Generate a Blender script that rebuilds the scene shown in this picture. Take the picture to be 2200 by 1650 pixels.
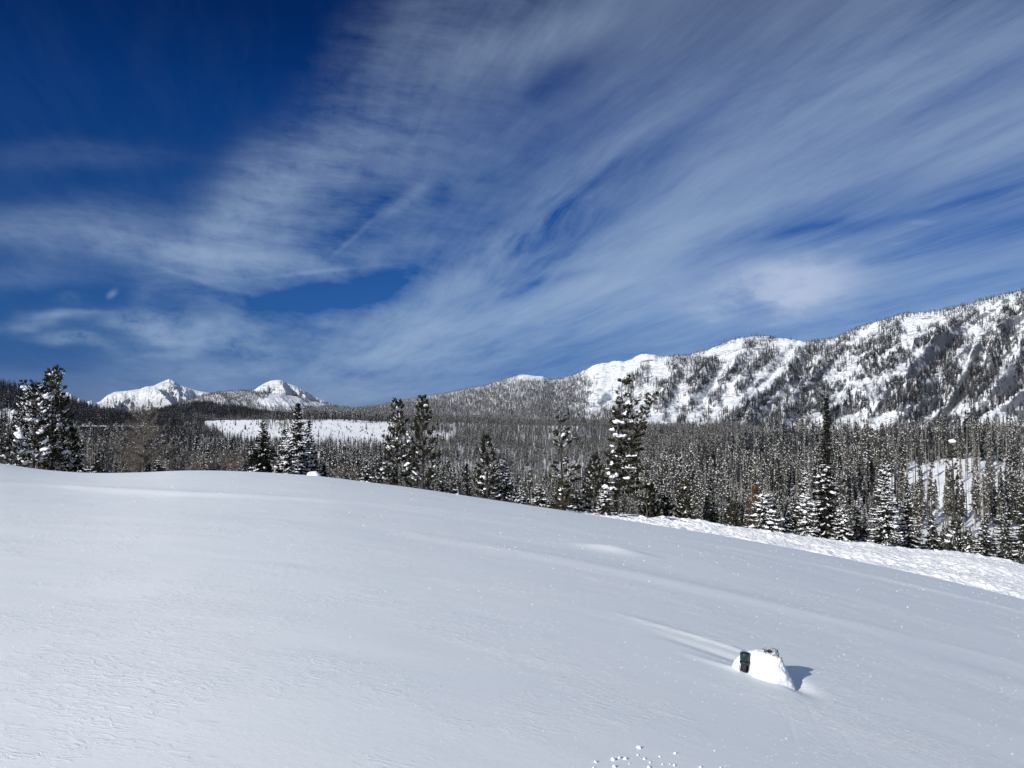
import bpy, math, random
import numpy as np
from mathutils import Vector

for _o in list(bpy.data.objects):
    bpy.data.objects.remove(_o, do_unlink=True)
SC = bpy.context.scene
COL = SC.collection
rad = math.radians

# ---------------------------------------------------------------- camera
PITCH = math.atan(80 / 1694.0)
FPX = 1694.0                       # focal length in photograph pixels
CP, SP = math.cos(PITCH), math.sin(PITCH)
cam_d = bpy.data.cameras.new('camera')
cam_d.sensor_width = 36.0
cam_d.lens = 36.0 * FPX / 2200.0
cam_d.clip_start = 0.1
cam_d.clip_end = 60000
cam = bpy.data.objects.new('camera', cam_d)
COL.objects.link(cam)
cam.location = (0, 0, 0)
cam.rotation_euler = (rad(90) + PITCH, 0, 0)
SC.camera = cam

# ---------------------------------------------------------------- light and exposure
SUN_EL, SUN_AZ = 23.0, -140.0      # azimuth from the view axis (+Y), clockwise; the sun stands behind and to the left
SUN_E = 4.9
SKY_STRENGTH = 0.098
sl = bpy.data.lights.new('sun', 'SUN')
sl.energy = SUN_E
sl.angle = rad(0.55)
sl.color = (1.0, 0.97, 0.925)
so = bpy.data.objects.new('sun', sl)
COL.objects.link(so)
sdir = Vector((math.cos(rad(SUN_EL)) * math.sin(rad(SUN_AZ)), math.cos(rad(SUN_EL)) * math.cos(rad(SUN_AZ)), math.sin(rad(SUN_EL))))
so.rotation_euler = (-sdir).to_track_quat('-Z', 'Y').to_euler()
so.location = sdir * 50

SC.view_settings.view_transform = 'Standard'
SC.view_settings.look = 'None'
SC.view_settings.gamma = 1
SC.view_settings.use_curve_mapping = False
SC.view_settings.exposure = 0.18

# ---------------------------------------------------------------- small node language
class N:
    nt = None
    def __init__(s, sock): s.s = sock
    @staticmethod
    def math(op, *a, clamp=False):
        n = N.nt.nodes.new('ShaderNodeMath'); n.operation = op; n.use_clamp = clamp
        for i, v in enumerate(a):
            if isinstance(v, N): N.nt.links.new(v.s, n.inputs[i])
            else: n.inputs[i].default_value = v
        return N(n.outputs[0])
    def __add__(s, o): return N.math('ADD', s, o)
    __radd__ = __add__
    def __sub__(s, o): return N.math('SUBTRACT', s, o)
    def __rsub__(s, o): return N.math('SUBTRACT', o, s)
    def __mul__(s, o): return N.math('MULTIPLY', s, o)
    __rmul__ = __mul__
    def __truediv__(s, o): return N.math('DIVIDE', s, o)
    def __rtruediv__(s, o): return N.math('DIVIDE', o, s)
    def max(s, o): return N.math('MAXIMUM', s, o)
    def min(s, o): return N.math('MINIMUM', s, o)
    def abs(s): return N.math('ABSOLUTE', s)
    def exp(s): return N.math('EXPONENT', s)
    def pow(s, o): return N.math('POWER', s, o)
    def clamp(s): return N.math('ADD', s, 0.0, clamp=True)

def smooth(v, a, b, lo=0.0, hi=1.0):
    n = N.nt.nodes.new('ShaderNodeMapRange'); n.interpolation_type = 'SMOOTHSTEP'
    N.nt.links.new(v.s, n.inputs[0])
    for i, x in enumerate((a, b, lo, hi)): n.inputs[i + 1].default_value = x
    return N(n.outputs[0])

def vec(x, y, z=0.0):
    n = N.nt.nodes.new('ShaderNodeCombineXYZ')
    for i, v in enumerate((x, y, z)):
        if isinstance(v, N): N.nt.links.new(v.s, n.inputs[i])
        else: n.inputs[i].default_value = v
    return n.outputs[0]

def noise(v, scale=1.0, detail=4.0, rough=0.55, lac=2.0, dist=0.0):
    n = N.nt.nodes.new('ShaderNodeTexNoise'); n.noise_dimensions = '3D'
    N.nt.links.new(v, n.inputs['Vector'])
    n.inputs['Scale'].default_value = scale; n.inputs['Detail'].default_value = detail
    n.inputs['Roughness'].default_value = rough; n.inputs['Lacunarity'].default_value = lac
    n.inputs['Distortion'].default_value = dist
    return N(n.outputs[0])

def mixcol(f, a, b, mode='MIX'):
    n = N.nt.nodes.new('ShaderNodeMix'); n.data_type = 'RGBA'; n.blend_type = mode
    if isinstance(f, N): N.nt.links.new(f.s, n.inputs[0])
    else: n.inputs[0].default_value = f
    for i, v in ((6, a), (7, b)):
        if isinstance(v, N): N.nt.links.new(v.s, n.inputs[i])
        elif isinstance(v, tuple): n.inputs[i].default_value = (*v, 1)
        else: N.nt.links.new(v, n.inputs[i])
    return N(n.outputs[2])

# ---------------------------------------------------------------- sky
world = bpy.data.worlds.new('World')
SC.world = world
world.use_nodes = True
nt = world.node_tree
nt.nodes.clear()
N.nt = nt
sky = nt.nodes.new('ShaderNodeTexSky')
sky.sky_type = 'NISHITA'
sky.sun_disc = False
sky.sun_elevation = rad(SUN_EL)
sky.sun_rotation = rad(SUN_AZ)
sky.altitude = 1400
sky.air_density = 1.0
sky.dust_density = 0.3
sky.ozone_density = 2.5
tc = nt.nodes.new('ShaderNodeTexCoord')
sep = nt.nodes.new('ShaderNodeSeparateXYZ')
nt.links.new(tc.outputs['Generated'], sep.inputs[0])
X, Y, Z = (N(sep.outputs[i]) for i in range(3))
Ya = Y.abs().max(0.08)
u = X / Ya                      # horizontal tangent of the direction (mirrored behind the camera)
v = Z / Ya                      # slope above the horizon
# flat cloud-layer coordinates: the cirrus bands lie parallel and meet on the horizon at 19 degrees to the left
zc = Z.max(0.0) + 0.07
ax, ay = X / zc, Y / zc
ca, sa = math.cos(rad(-19)), math.sin(rad(-19))
s_ = ax * sa + ay * ca
t_ = ax * ca - ay * sa
warp = noise(vec(s_ * 0.35, t_ * 0.8, 3.1), 1.0, 3.0) - 0.5
warp2 = noise(vec(u * 5.0, v * 7.0, 1.7), 1.0, 4.0) - 0.5
uw = u + warp2 * 0.11
vw = v + warp * 0.10 + warp2 * 0.05
bands = noise(vec(s_ * 0.22 + warp * 0.3, t_ * 0.85 + warp * 0.5, 0.0), 1.6, 8.0, 0.56)
fibre = noise(vec(s_ * 0.75 + warp * 1.0, t_ * 4.4 + warp * 2.2, 5.0), 1.3, 9.0, 0.70)
ripple = noise(vec(u * 11.0 + warp2 * 1.2, v * 40.0 + u * 6.0 + warp2 * 1.6, 9.0), 1.0, 8.0, 0.66)
puff = noise(vec(u * 9.0, v * 17.0, 2.0), 1.0, 6.0, 0.62)

def px(x): return (x - 1100) / 1694.0
def py(y): return (905 - y) / 1694.0
def blob(cx, cy, rx, ry, ang, amp, wu=None, wv=None, p=1.0):
    a = rad(ang)                    # positive angle: rising to the right
    du = (wu if wu is not None else uw) - px(cx)
    dv = (wv if wv is not None else vw) - py(cy)
    x = (du * math.cos(a) + dv * math.sin(a)) * (1694.0 / rx)
    y = (dv * math.cos(a) - du * math.sin(a)) * (1694.0 / ry)
    r = x * x + y * y
    if p != 1.0: r = r.pow(p)
    return (r * -1.0).exp() * amp

# where the veil lies: everything right of a diagonal edge; the upper left stays clear
edge = (uw - px(600)) * 1.0 + (py(180) - vw) * 0.75
veil = smooth(edge, -0.03, 0.16) * smooth(vw, py(900), py(740), 0.45, 1.0)
low = smooth(vw, py(640), py(860))          # near the horizon
mass = veil * smooth(uw, px(1000), px(2000), 0.26, 0.52)
mass = mass + blob(1500, 400, 640, 130, 32, 0.36)
mass = mass + blob(2050, 160, 520, 190, 22, 0.40)
mass = mass + blob(1180, 440, 330, 56, 43, 0.46)
mass = mass + blob(1040, 560, 330, 60, 40, 0.40)
mass = mass + blob(1560, 480, 640, 50, 20, 0.36)
mass = mass + blob(2080, 350, 330, 36, 14, 0.18)
mass = mass + blob(1120, 70, 190, 50, 18, 0.52)
mass = mass + blob(1180, 60, 110, 24, 62, 0.18)
mass = mass + blob(1130, 690, 400, 50, 22, 0.26)
mass = mass + blob(1400, 640, 620, 50, 8, 0.22)
mass = mass + blob(1600, 760, 620, 60, 3, 0.16)
mass = mass + blob(2150, 600, 300, 60, 10, 0.16)
wisps = blob(500, 480, 170, 85, 48, 0.44) + blob(400, 548, 240, 28, -5, 0.44) + blob(120, 500, 330, 60, -4, 0.34)
wisps = wisps + blob(640, 380, 230, 65, 20, 0.22) + blob(150, 330, 200, 30, 0, 0.10)
wisps = wisps + blob(850, 435, 75, 13, 36, 0.26, u + warp2 * 0.03, v + warp * 0.06) + blob(750, 510, 70, 5, 42, 0.14, u + warp2 * 0.02, v + warp * 0.05)
wisps = wisps + blob(665, 583, 110, 5, 6, 0.34, u, v + warp * 0.02)
wisps = wisps + blob(390, 590, 130, 7, -16, 0.20, u, v + warp * 0.04) + blob(330, 610, 50, 24, 60, 0.14)
wisps = wisps + blob(60, 600, 140, 26, 0, 0.16) + blob(234, 630, 13, 7, 40, 0.35, u, v + warp2 * 0.02)
gaps = blob(1270, 590, 170, 17, 17, 0.40) + blob(1720, 530, 130, 17, 11, 0.34) + blob(2060, 445, 180, 9, 19, 0.28)
gaps = gaps + blob(780, 480, 130, 40, 30, 0.30) + blob(1080, 655, 120, 14, 15, 0.24) + blob(1380, 300, 420, 30, 30, 0.14)
gaps = gaps + blob(720, 640, 240, 34, 16, 0.34) + blob(640, 280, 120, 50, 30, 0.06) + blob(1220, 140, 110, 40, 35, 0.20) + blob(560, 655, 230, 38, 0, 0.42)
gaps = gaps + blob(940, 400, 46, 40, 30, 0.16) + blob(1780, 720, 300, 14, 10, 0.12) + blob(1900, 650, 400, 12, 8, 0.12)
haze_l = smooth(vw, py(760), py(860), 0.0, 0.12)
small = blob(320, 700, 95, 26, -4, 0.85) + blob(450, 727, 140, 19, -6, 0.80)
small = small + blob(150, 738, 85, 13, -6, 0.75) + blob(70, 697, 70, 13, 0, 0.65) + blob(150, 655, 30, 12, 0, 0.3) + blob(180, 690, 60, 9, 8, 0.30)
small = small + blob(350, 760, 90, 9, 8, 0.34) + blob(520, 792, 90, 12, 0, 0.28) + blob(980, 800, 120, 16, 2, 0.22) + blob(700, 770, 300, 30, 6, 0.10)
small = small + blob(1990, 474, 30, 5, 0, 0.28, u, v) + blob(1800, 526, 18, 3, 0, 0.2, u, v) + blob(1935, 520, 24, 4, 6, 0.2, u, v)
lens_u = u + (puff - 0.5) * 0.14
lens_v = v + (puff - 0.5) * 0.09
lens = blob(1705, 605, 150, 54, 8, 1.15, lens_u, lens_v, 1.6) + blob(1600, 625, 280, 46, -2, 0.24) + blob(1740, 690, 260, 60, 0, 0.16)
body = mass * ((bands - 0.25) * 2.6).max(0.15).min(1.3) + veil * (ripple - 0.45) * 0.60 * smooth(uw, px(1400), px(700))
body = body + (mass + 0.05) * (fibre - 0.5) * 1.15
body = body + wisps * (0.62 + (ripple - 0.42) * 1.9 + (fibre - 0.5) * 0.9).max(0.05)
body = body - gaps * (0.7 + (fibre - 0.5) * 1.2) + haze_l
body = body.max(0.0) + small * ((puff - 0.36) * 3.3).max(0.0).min(1.25) + lens * (0.62 + (puff - 0.5) * 3.4).max(0.1)
veil_fill = smooth(Z, 0.52, 0.80) * 0.26 * (bands * 1.2 + 0.4) + smooth(Y, 0.05, -0.45) * 0.22 * (bands * 1.2 + 0.4)   # unseen cirrus added overhead and behind to brighten the shadows
dens = (1.0 - ((body.max(0.0) + veil_fill) * -1.35).exp()) * smooth(Z, -0.03, 0.0)
# the photograph's deep blue: air light per channel against height above the horizon, easing behind the camera
front = smooth(Y, -0.5, 0.3, 0.25, 1.0)
hgt = Z / (Z * Z * -1.0 + 1.0).max(0.05).pow(0.5) * front
ramp = nt.nodes.new('ShaderNodeValToRGB')
nt.links.new((hgt / 0.6).s, ramp.inputs[0])
cr = ramp.color_ramp
stops = ((0.03, (0.110, 0.185, 0.48)), (0.09, (0.088, 0.205, 0.45)), (0.156, (0.080, 0.225, 0.49)), (0.27, (0.055, 0.215, 0.49)),
         (0.387, (0.026, 0.185, 0.48)), (0.505, (0.010, 0.115, 0.35)), (0.58, (0.008, 0.10, 0.32)))
while len(cr.elements) < len(stops): cr.elements.new(0.5)
for e, (q, c) in zip(cr.elements, stops):
    e.position = q / 0.6; e.color = (*c, 1)
clear = mixcol(1.0, sky.outputs[0], ramp.outputs[0], 'MULTIPLY')
ccol = mixcol(smooth(v, 0.10, 0.50), (3.05, 4.2, 5.8), (2.8, 3.75, 5.2))
ccol = mixcol(lens.max(0.0).min(1.0), ccol.s, (4.2, 5.0, 6.6))
fin = mixcol(dens, clear.s, ccol.s)
bg = nt.nodes.new('ShaderNodeBackground')
nt.links.new(fin.s, bg.inputs[0])
bg.inputs[1].default_value = SKY_STRENGTH
outw = nt.nodes.new('ShaderNodeOutputWorld')
nt.links.new(bg.outputs[0], outw.inputs[0])
world.cycles.sampling_method = 'MANUAL'
world.cycles.sample_map_resolution = 512
# ---------------------------------------------------------------- numpy noise
def _h(ix, iy, seed):
    n = (ix.astype(np.int64) * 374761393 + iy.astype(np.int64) * 668265263 + seed * 974711) & 0x7fffffff
    n = (n ^ (n >> 13)) * 1274126177 & 0x7fffffff
    return ((n ^ (n >> 16)) & 0xffff) / 65535.0
def vnoise(x, y, seed=0):
    x = np.asarray(x, float); y = np.asarray(y, float)
    ix = np.floor(x); iy = np.floor(y); fx = x - ix; fy = y - iy
    fx = fx * fx * fx * (fx * (fx * 6 - 15) + 10); fy = fy * fy * fy * (fy * (fy * 6 - 15) + 10)
    a = _h(ix, iy, seed); b = _h(ix + 1, iy, seed); c = _h(ix, iy + 1, seed); d = _h(ix + 1, iy + 1, seed)
    return (a + (b - a) * fx) * (1 - fy) + (c + (d - c) * fx) * fy
def fbm(x, y, seed=0, octv=5, gain=0.5, lac=2.03):
    x = np.asarray(x, float); y = np.asarray(y, float)
    t = 0.0; a = 1.0; w = 0.0
    for i in range(octv):
        t = t + a * (vnoise(x, y, seed + i * 17) * 2 - 1); w += a
        a *= gain; c, s = 0.8, 0.6
        x, y = (x * c - y * s) * lac + 5.3, (x * s + y * c) * lac + 9.1
    return t / w
def ridged(x, y, seed=0, octv=5, gain=0.5):
    t = 0.0; a = 1.0; w = 0.0
    x = np.asarray(x, float); y = np.asarray(y, float)
    for i in range(octv):
        t = t + a * (1 - np.abs(vnoise(x, y, seed + i * 13) * 2 - 1)); w += a
        a *= gain; x, y = x * 2.03 + 3.7, y * 2.03 + 8.2
    return t / w
def sstep(x, a, b):
    t = np.clip((np.asarray(x, float) - a) / (b - a), 0, 1); return t * t * (3 - 2 * t)
def smooth_interp(x, xs, ys):
    """monotone-free cubic (Catmull-Rom on uneven knots) through the table"""
    xs = np.asarray(xs, float); ys = np.asarray(ys, float); x = np.asarray(x, float)
    m = np.gradient(ys, xs)
    xc = np.clip(x, xs[0], xs[-1]); i = np.clip(np.searchsorted(xs, xc) - 1, 0, len(xs) - 2)
    h = xs[i + 1] - xs[i]; t = (xc - xs[i]) / h
    return ((2*t**3 - 3*t*t + 1) * ys[i] + (t**3 - 2*t*t + t) * h * m[i] + (-2*t**3 + 3*t*t) * ys[i + 1] + (t**3 - t*t) * h * m[i + 1])

def slope_of(y):
    """rise per metre of depth for a sight line through image row y (photograph's 1650 rows)"""
    vv = (825 - np.asarray(y, float)) / FPX
    return (vv * CP + SP) / (CP - vv * SP)
def uofx(pxx, y=905.0):
    """sideways metres per metre of depth"""
    vv = (825 - np.asarray(y, float)) / FPX
    return ((np.asarray(pxx, float) - 1100) / FPX) / (CP - vv * SP)
def at(pxx, y, D): return (float(uofx(pxx, y) * D), D, float(slope_of(y) * D))
def to_px(Xw, Yw, Zw):
    dep = Yw * CP + Zw * SP
    return 1100 + FPX * Xw / dep, 825 - FPX * (Zw * CP - Yw * SP) / dep

# ---------------------------------------------------------------- mesh helpers
def mesh_np(name, v, f, mats=(), midx=None, smoothf=True):
    v = np.asarray(v, dtype=np.float32); f = np.asarray(f, dtype=np.int32)
    me = bpy.data.meshes.new(name)
    k = f.shape[1]
    me.vertices.add(len(v)); me.vertices.foreach_set('co', v.ravel())
    me.loops.add(len(f) * k); me.loops.foreach_set('vertex_index', f.ravel())
    me.polygons.add(len(f)); me.polygons.foreach_set('loop_start', np.arange(len(f), dtype=np.int32) * k)
    for m in mats: me.materials.append(m)
    if midx is not None: me.polygons.foreach_set('material_index', np.asarray(midx, dtype=np.int32))
    me.polygons.foreach_set('use_smooth', np.full(len(f), smoothf, dtype=bool))
    me.update(calc_edges=True)
    return me
def add_obj(name, me, parent=None, **props):
    o = bpy.data.objects.new(name, me); COL.objects.link(o)
    if parent is not None: o.parent = parent
    for k, x in props.items(): o[k] = x
    return o
def grid_faces(nr, nc, wrap=False):
    r = np.arange(nr - 1)[:, None]; c = np.arange(nc if wrap else nc - 1)[None, :]
    c2 = (c + 1) % nc
    return np.stack([r * nc + c, r * nc + c2, (r + 1) * nc + c2, (r + 1) * nc + c], -1).reshape(-1, 4)

# ---------------------------------------------------------------- materials
def new_mat(name):
    m = bpy.data.materials.new(name); m.use_nodes = True
    N.nt = m.node_tree
    b = m.node_tree.nodes['Principled BSDF']
    return m, m.node_tree, b
def setin(b, **k):
    for n, x in k.items():
        n = {'base': 'Base Color', 'rough': 'Roughness', 'spec': 'Specular IOR Level', 'metal': 'Metallic', 'coat': 'Coat Weight'}[n]
        if isinstance(x, N): N.nt.links.new(x.s, b.inputs[n])
        elif isinstance(x, tuple): b.inputs[n].default_value = (*x, 1)
        else: b.inputs[n].default_value = x
def objco(nt_):
    t = nt_.nodes.new('ShaderNodeTexCoord')
    s = nt_.nodes.new('ShaderNodeSeparateXYZ'); nt_.links.new(t.outputs['Object'], s.inputs[0])
    return t.outputs['Object'], N(s.outputs[0]), N(s.outputs[1]), N(s.outputs[2])
def bump(nt_, b, h, strength=0.3, dist=0.02):
    n = nt_.nodes.new('ShaderNodeBump'); n.inputs['Strength'].default_value = strength; n.inputs['Distance'].default_value = dist
    nt_.links.new(h.s, n.inputs['Height']); nt_.links.new(n.outputs[0], b.inputs['Normal'])
    return n
SNOW = (0.84, 0.865, 0.885)
WIND = rad(-74)      # the wind that combed the crust, azimuth

m_snow, t_, b_ = new_mat('wind_crust_snow')
oc, ox, oy, oz = objco(t_)
wx = ox * math.sin(WIND) + oy * math.cos(WIND)      # along the wind
wy = ox * math.cos(WIND) - oy * math.sin(WIND)      # across it
patch = smooth(noise(vec(ox * 0.42, oy * 0.42, 0.0), 1.0, 5.0, 0.65), 0.46, 0.66)
streak = noise(vec(wx * 5.0, wy * 17.0, 0.0), 1.0, 5.0, 0.68, 2.0, 1.3)
fine = noise(vec(wx * 22.0, wy * 60.0, 0.0), 1.0, 3.0, 0.6)
grain = noise(vec(ox, oy, oz), 160.0, 2.0, 0.6)
mott = noise(vec(ox, oy, oz), 11.0, 5.0, 0.65)
scarp = smooth(streak, 0.50, 0.60)
h = scarp * (patch * 0.85 + 0.03) + streak * (patch * 0.5 + 0.08) + fine * (patch * 0.40 + 0.10) + grain * 0.16 + mott * 0.34
bump(t_, b_, h, 0.50, 0.010)
tone = noise(vec(ox * 0.5, oy * 0.5, 3.0), 1.0, 4.0)
setin(b_, base=mixcol(smooth(tone, 0.3, 0.7), (0.868, 0.89, 0.888), (0.838, 0.868, 0.876)), rough=0.62, spec=0.25)

m_farsnow, t_, b_ = new_mat('valley_snow')
oc, ox, oy, oz = objco(t_)
bump(t_, b_, noise(vec(ox * 0.25, oy * 0.25, oz * 0.25), 1.0, 6.0, 0.65), 0.6, 1.2)
setin(b_, base=(0.90, 0.91, 0.915), rough=0.8, spec=0.1)

m_plow, t_, b_ = new_mat('plowed_snow')
oc, ox, oy, oz = objco(t_)
bump(t_, b_, noise(vec(ox, oy, oz), 2.2, 6.0, 0.65), 0.7, 0.25)
setin(b_, base=(0.93, 0.93, 0.93), rough=0.7, spec=0.15)

# ---------------------------------------------------------------- the snow hill under the camera
HC = 2.0                                   # eye height above the snow
GX, GX2, GY = -0.138, -0.145, -0.022
crest_x = [-900, -450, 0, 60, 120, 200, 300, 400, 500, 600, 700, 800, 900, 1000, 1100, 1200, 1300, 1400, 1500, 1700, 1900, 2050, 2200, 2500, 2900, 3400]
crest_y = [990, 975, 995, 1004, 1011, 1016, 1015, 1011, 1012, 1017, 1025, 1037, 1050, 1065, 1080, 1095, 1111, 1127, 1143, 1179, 1219, 1250, 1284, 1352, 1440, 1540]
def crest_row(pxx): return smooth_interp(pxx, crest_x, crest_y)
def hill_base(x, y):
    r = np.hypot(x, y) + 1e-9
    az = np.arctan2(x, y)
    azc = np.clip(az, rad(-50), rad(52))
    cx = 1100 + FPX * np.tan(azc)
    tand = -slope_of(crest_row(cx)) * np.cos(azc)
    # behind the camera the ground just tilts like the rest
    b = (GX + GX2 * np.sin(np.clip(az, rad(-90), rad(90)))) * np.sin(az) + GY * np.cos(az)
    k = np.maximum(b + tand, 0.02)
    wgt = sstep(np.abs(az), rad(56), rad(110))
    k = k * (1 - wgt) + 0.09 * wgt
    return -HC + b * r - (k ** 2) / (4 * HC) * r * r
def hit(pxx, pyy, zf, lo=3.0, hi=60.0):
    """depth at which the sight line through a pixel meets the surface zf"""
    D = np.linspace(lo, hi, 6000); X_ = uofx(pxx, pyy) * D; Z_ = slope_of(pyy) * D
    g = zf(X_, D) - Z_
    i = np.argmax(g > 0)
    return np.array([X_[i], D[i]])
M_POS = hit(1648, 1466, hill_base)         # front foot of the small mound
M_C = M_POS + np.array([0.02, 0.20])
TAIL1 = hit(1310, 1314, hill_base); TAIL1a = hit(1590, 1399, hill_base)
TAIL2 = hit(1440, 1393, hill_base); TAIL2a = hit(1580, 1440, hill_base)
R1 = [hit(a_, b__, hill_base) for a_, b__ in ((-150, 1035), (150, 1046), (420, 1063), (700, 1077), (900, 1090), (1100, 1112), (1300, 1140), (1500, 1165), (1700, 1202), (1900, 1245), (2100, 1292), (2330, 1350))]
R2 = [hit(a_, b__, hill_base) for a_, b__ in ((900, 1150), (1150, 1190), (1400, 1240), (1700, 1310), (2000, 1380), (2330, 1460))]
def seg_dist(x, y, pts):
    """signed distance to a polyline and position along it 0..1"""
    best = np.full(np.shape(x), 1e9); sg = np.zeros(np.shape(x)); al = np.zeros(np.shape(x))
    n = len(pts) - 1
    for i in range(n):
        ax_, ay_ = pts[i]; bx_, by_ = pts[i + 1]
        dx, dy = bx_ - ax_, by_ - ay_; L2 = dx * dx + dy * dy
        t = np.clip(((x - ax_) * dx + (y - ay_) * dy) / L2, 0, 1)
        ex, ey = x - (ax_ + t * dx), y - (ay_ + t * dy)
        d = np.hypot(ex, ey); s = np.sign(dx * ey - dy * ex)
        m = d < best
        best = np.where(m, d, best); sg = np.where(m, s, sg); al = np.where(m, (i + t) / n, al)
    return best, sg, al
def hill_z(x, y):
    x = np.asarray(x, float); y = np.asarray(y, float)
    z = hill_base(x, y)
    r = np.hypot(x, y)
    amp = sstep(r, 2, 8)
    z = z + amp * 0.030 * fbm(x / 7.0, y / 5.0, 3, 3) * np.minimum(1, r / 12)
    # broad drifts combed across the slope
    wx_ = x * math.sin(WIND) + y * math.cos(WIND); wy_ = x * math.cos(WIND) - y * math.sin(WIND)
    z = z + amp * 0.014 * fbm(wx_ / 4.0, wy_ / 1.7, 8, 4)
    pt = sstep(fbm(x / 2.6, y / 2.6, 21, 3), 0.02, 0.45)
    st = fbm(wx_ / 0.34, wy_ / 0.075, 31, 3)
    z = z + amp * pt * 0.0022 * sstep(st, -0.05, 0.12) * np.exp(-r / 22.0) * 1.3
    near = sstep(12 - r, 0, 8)
    # wide worn ridges (old covered tracks)
    d, s, al = seg_dist(x, y, R1)
    sd = d * s
    z = z + 0.055 * np.exp(-(d / 0.7) ** 2) * (0.75 + 0.5 * np.sin(al * 9))
    d, s, al = seg_dist(x, y, R2)
    z = z + 0.018 * np.exp(-(d / 0.5) ** 2)
    # small lip and bump near the crest
    p = hit_bump
    z = z + 0.11 * np.exp(-(((x - p[0]) / 0.75) ** 2 + ((y - p[1]) / 0.5) ** 2))
    # the drift tails that stream from the mound and the hollow between them
    d, s, al = seg_dist(x, y, [tuple(TAIL1a), tuple(TAIL1)])
    w = 0.045 + 0.08 * al; fade = (1 - al) ** 0.8
    z = z + 0.032 * fade * np.exp(-(d / w) ** 2)
    d, s, al = seg_dist(x, y, [tuple(TAIL2a), tuple(TAIL2)])
    z = z + 0.022 * (1 - al) * np.exp(-(d / (0.055 + 0.07 * al)) ** 2)
    mid0 = (TAIL1a + TAIL2a) / 2; mid1 = (TAIL1 + TAIL2) / 2
    d, s, al = seg_dist(x, y, [tuple(mid0), tuple(mid1)])
    z = z - 0.030 * (1 - al) * np.exp(-(d / 0.13) ** 2)
    # snow banked softly against the mound's near and left foot
    z = z + 0.010 * np.exp(-(((x - M_C[0] + .22) / .26) ** 2 + ((y - M_C[1] - .02) / .30) ** 2))
    # scooped moat on the far right side of the mound
    q = (x - M_C[0] - 0.36) / 0.15; w_ = (y - M_C[1] - 0.02) / 0.32
    z = z - 0.06 * np.exp(-(q * q + w_ * w_))
    # scour marks running down from the mound
    for k_, (x0, y0, x1, y1) in enumerate(((1720, 1480, 1770, 1600), (1690, 1520, 1715, 1625), (1745, 1500, 1800, 1570), (1660, 1500, 1700, 1570), (1800, 1560, 1840, 1625), (1700, 1480, 1745, 1530))):
        a0 = SC_P[k_][0]; a1 = SC_P[k_][1]
        d, s, al = seg_dist(x, y, [a0, a1])
        z = z - 0.0014 * np.exp(-(d / 0.022) ** 2) * np.sin(np.clip(al, 0.02, 0.98) * math.pi)
    return z
SC_P = [(tuple(hit(a, b, hill_base)), tuple(hit(c, d, hill_base))) for a, b, c, d in ((1720, 1480, 1770, 1600), (1690, 1520, 1715, 1625), (1745, 1500, 1800, 1570), (1660, 1500, 1700, 1570), (1800, 1560, 1840, 1625), (1700, 1480, 1745, 1530))]
hit_bump = hit(1320, 1182, hill_base)

# ---------------------------------------------------------------- valley behind the hill
vx = np.array([-700, 0, 200, 400, 650, 900, 1200, 1500, 1800, 2200, 2900], float)
vD = np.array([40, 58, 70, 100, 160, 250, 320, 400, 550, 700, 900, 1100, 1700, 2600, 4200, 7000], float)
B_ = np.array([1002, 1008, 1024, 1020, 1030, 1056, 1102, 1124, 1164, 1213, 1330], float)
vtab = np.array([
    B_ + np.array([90, 90, 90, 90, 90, 90, 90, 100, 110, 130, 150]), B_ + np.array([14, 14, 14, 14, 14, 14, 22, 45, 55, 65, 70]), B_ + np.array([3, 3, 3, 3, 3, 3, 5, 10, 12, 14, 14]), B_ + 14,
    [1010, 1035, 1042, 1040, 1065, 1090, 1125, 1150, 1172, 1205, 1260],
    [995, 1010, 1015, 1018, 1055, 1080, 1112, 1125, 1130, 1130, 1160],
    [990, 1000, 1004, 1008, 1045, 1070, 1095, 1085, 1050, 1030, 1040],
    [980, 990, 994, 998, 1035, 1055, 1070, 1045, 1005, 975, 985],
    [970, 975, 978, 985, 1020, 1035, 1048, 1010, 968, 958, 965],
    [955, 963, 963, 972, 1003, 1015, 1020, 985, 958, 956, 965],
    [940, 945, 948, 955, 970, 985, 990, 965, 954, 958, 965],
    [925, 932, 935, 940, 948, 958, 965, 950, 952, 960, 968],
    [905, 908, 908, 906, 900, 908, 914, 925, 945, 958, 965],
    [905, 905, 905, 903, 902, 905, 915, 930, 950, 960, 965],
    [908, 908, 908, 906, 905, 908, 918, 935, 950, 960, 965],
    [910, 910, 910, 908, 908, 910, 920, 940, 950, 960, 965]], float)
def valley_z(x, y):
    x = np.asarray(x, float); y = np.maximum(np.asarray(y, float), 1.0)
    pxx = 1100 + FPX * x / y * CP
    lg = np.log(np.clip(y, 40, 7000)); lD = np.log(vD)
    i = np.clip(np.searchsorted(lD, lg) - 1, 0, len(vD) - 2); t = (lg - lD[i]) / (lD[i + 1] - lD[i])
    t = t * t * (3 - 2 * t) * 0.5 + t * 0.5
    pc = np.clip(pxx, vx[0], vx[-1])
    j = np.clip(np.searchsorted(vx, pc) - 1, 0, len(vx) - 2); s = (pc - vx[j]) / (vx[j + 1] - vx[j]); s = s * s * (3 - 2 * s)
    row = (vtab[i, j] * (1 - s) + vtab[i, j + 1] * s) * (1 - t) + (vtab[i + 1, j] * (1 - s) + vtab[i + 1, j + 1] * s) * t
    z = slope_of(row) * y
    a = np.clip((y - 110) / 500, 0, 1)
    return z + a * 2.2 * fbm(x / 60, y / 60, 5, 4) + a * 0.5 * fbm(x / 9, y / 9, 6, 3)
bank_x = [1180, 1290, 1350, 1400, 1500, 1600, 1700, 1800, 1870, 1950, 2050, 2130, 2200, 2500, 2900]
bank_y = [1090, 1100, 1104, 1110, 1120, 1133, 1149, 1164, 1167, 1181, 1187, 1199, 1212, 1262, 1330]
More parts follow.
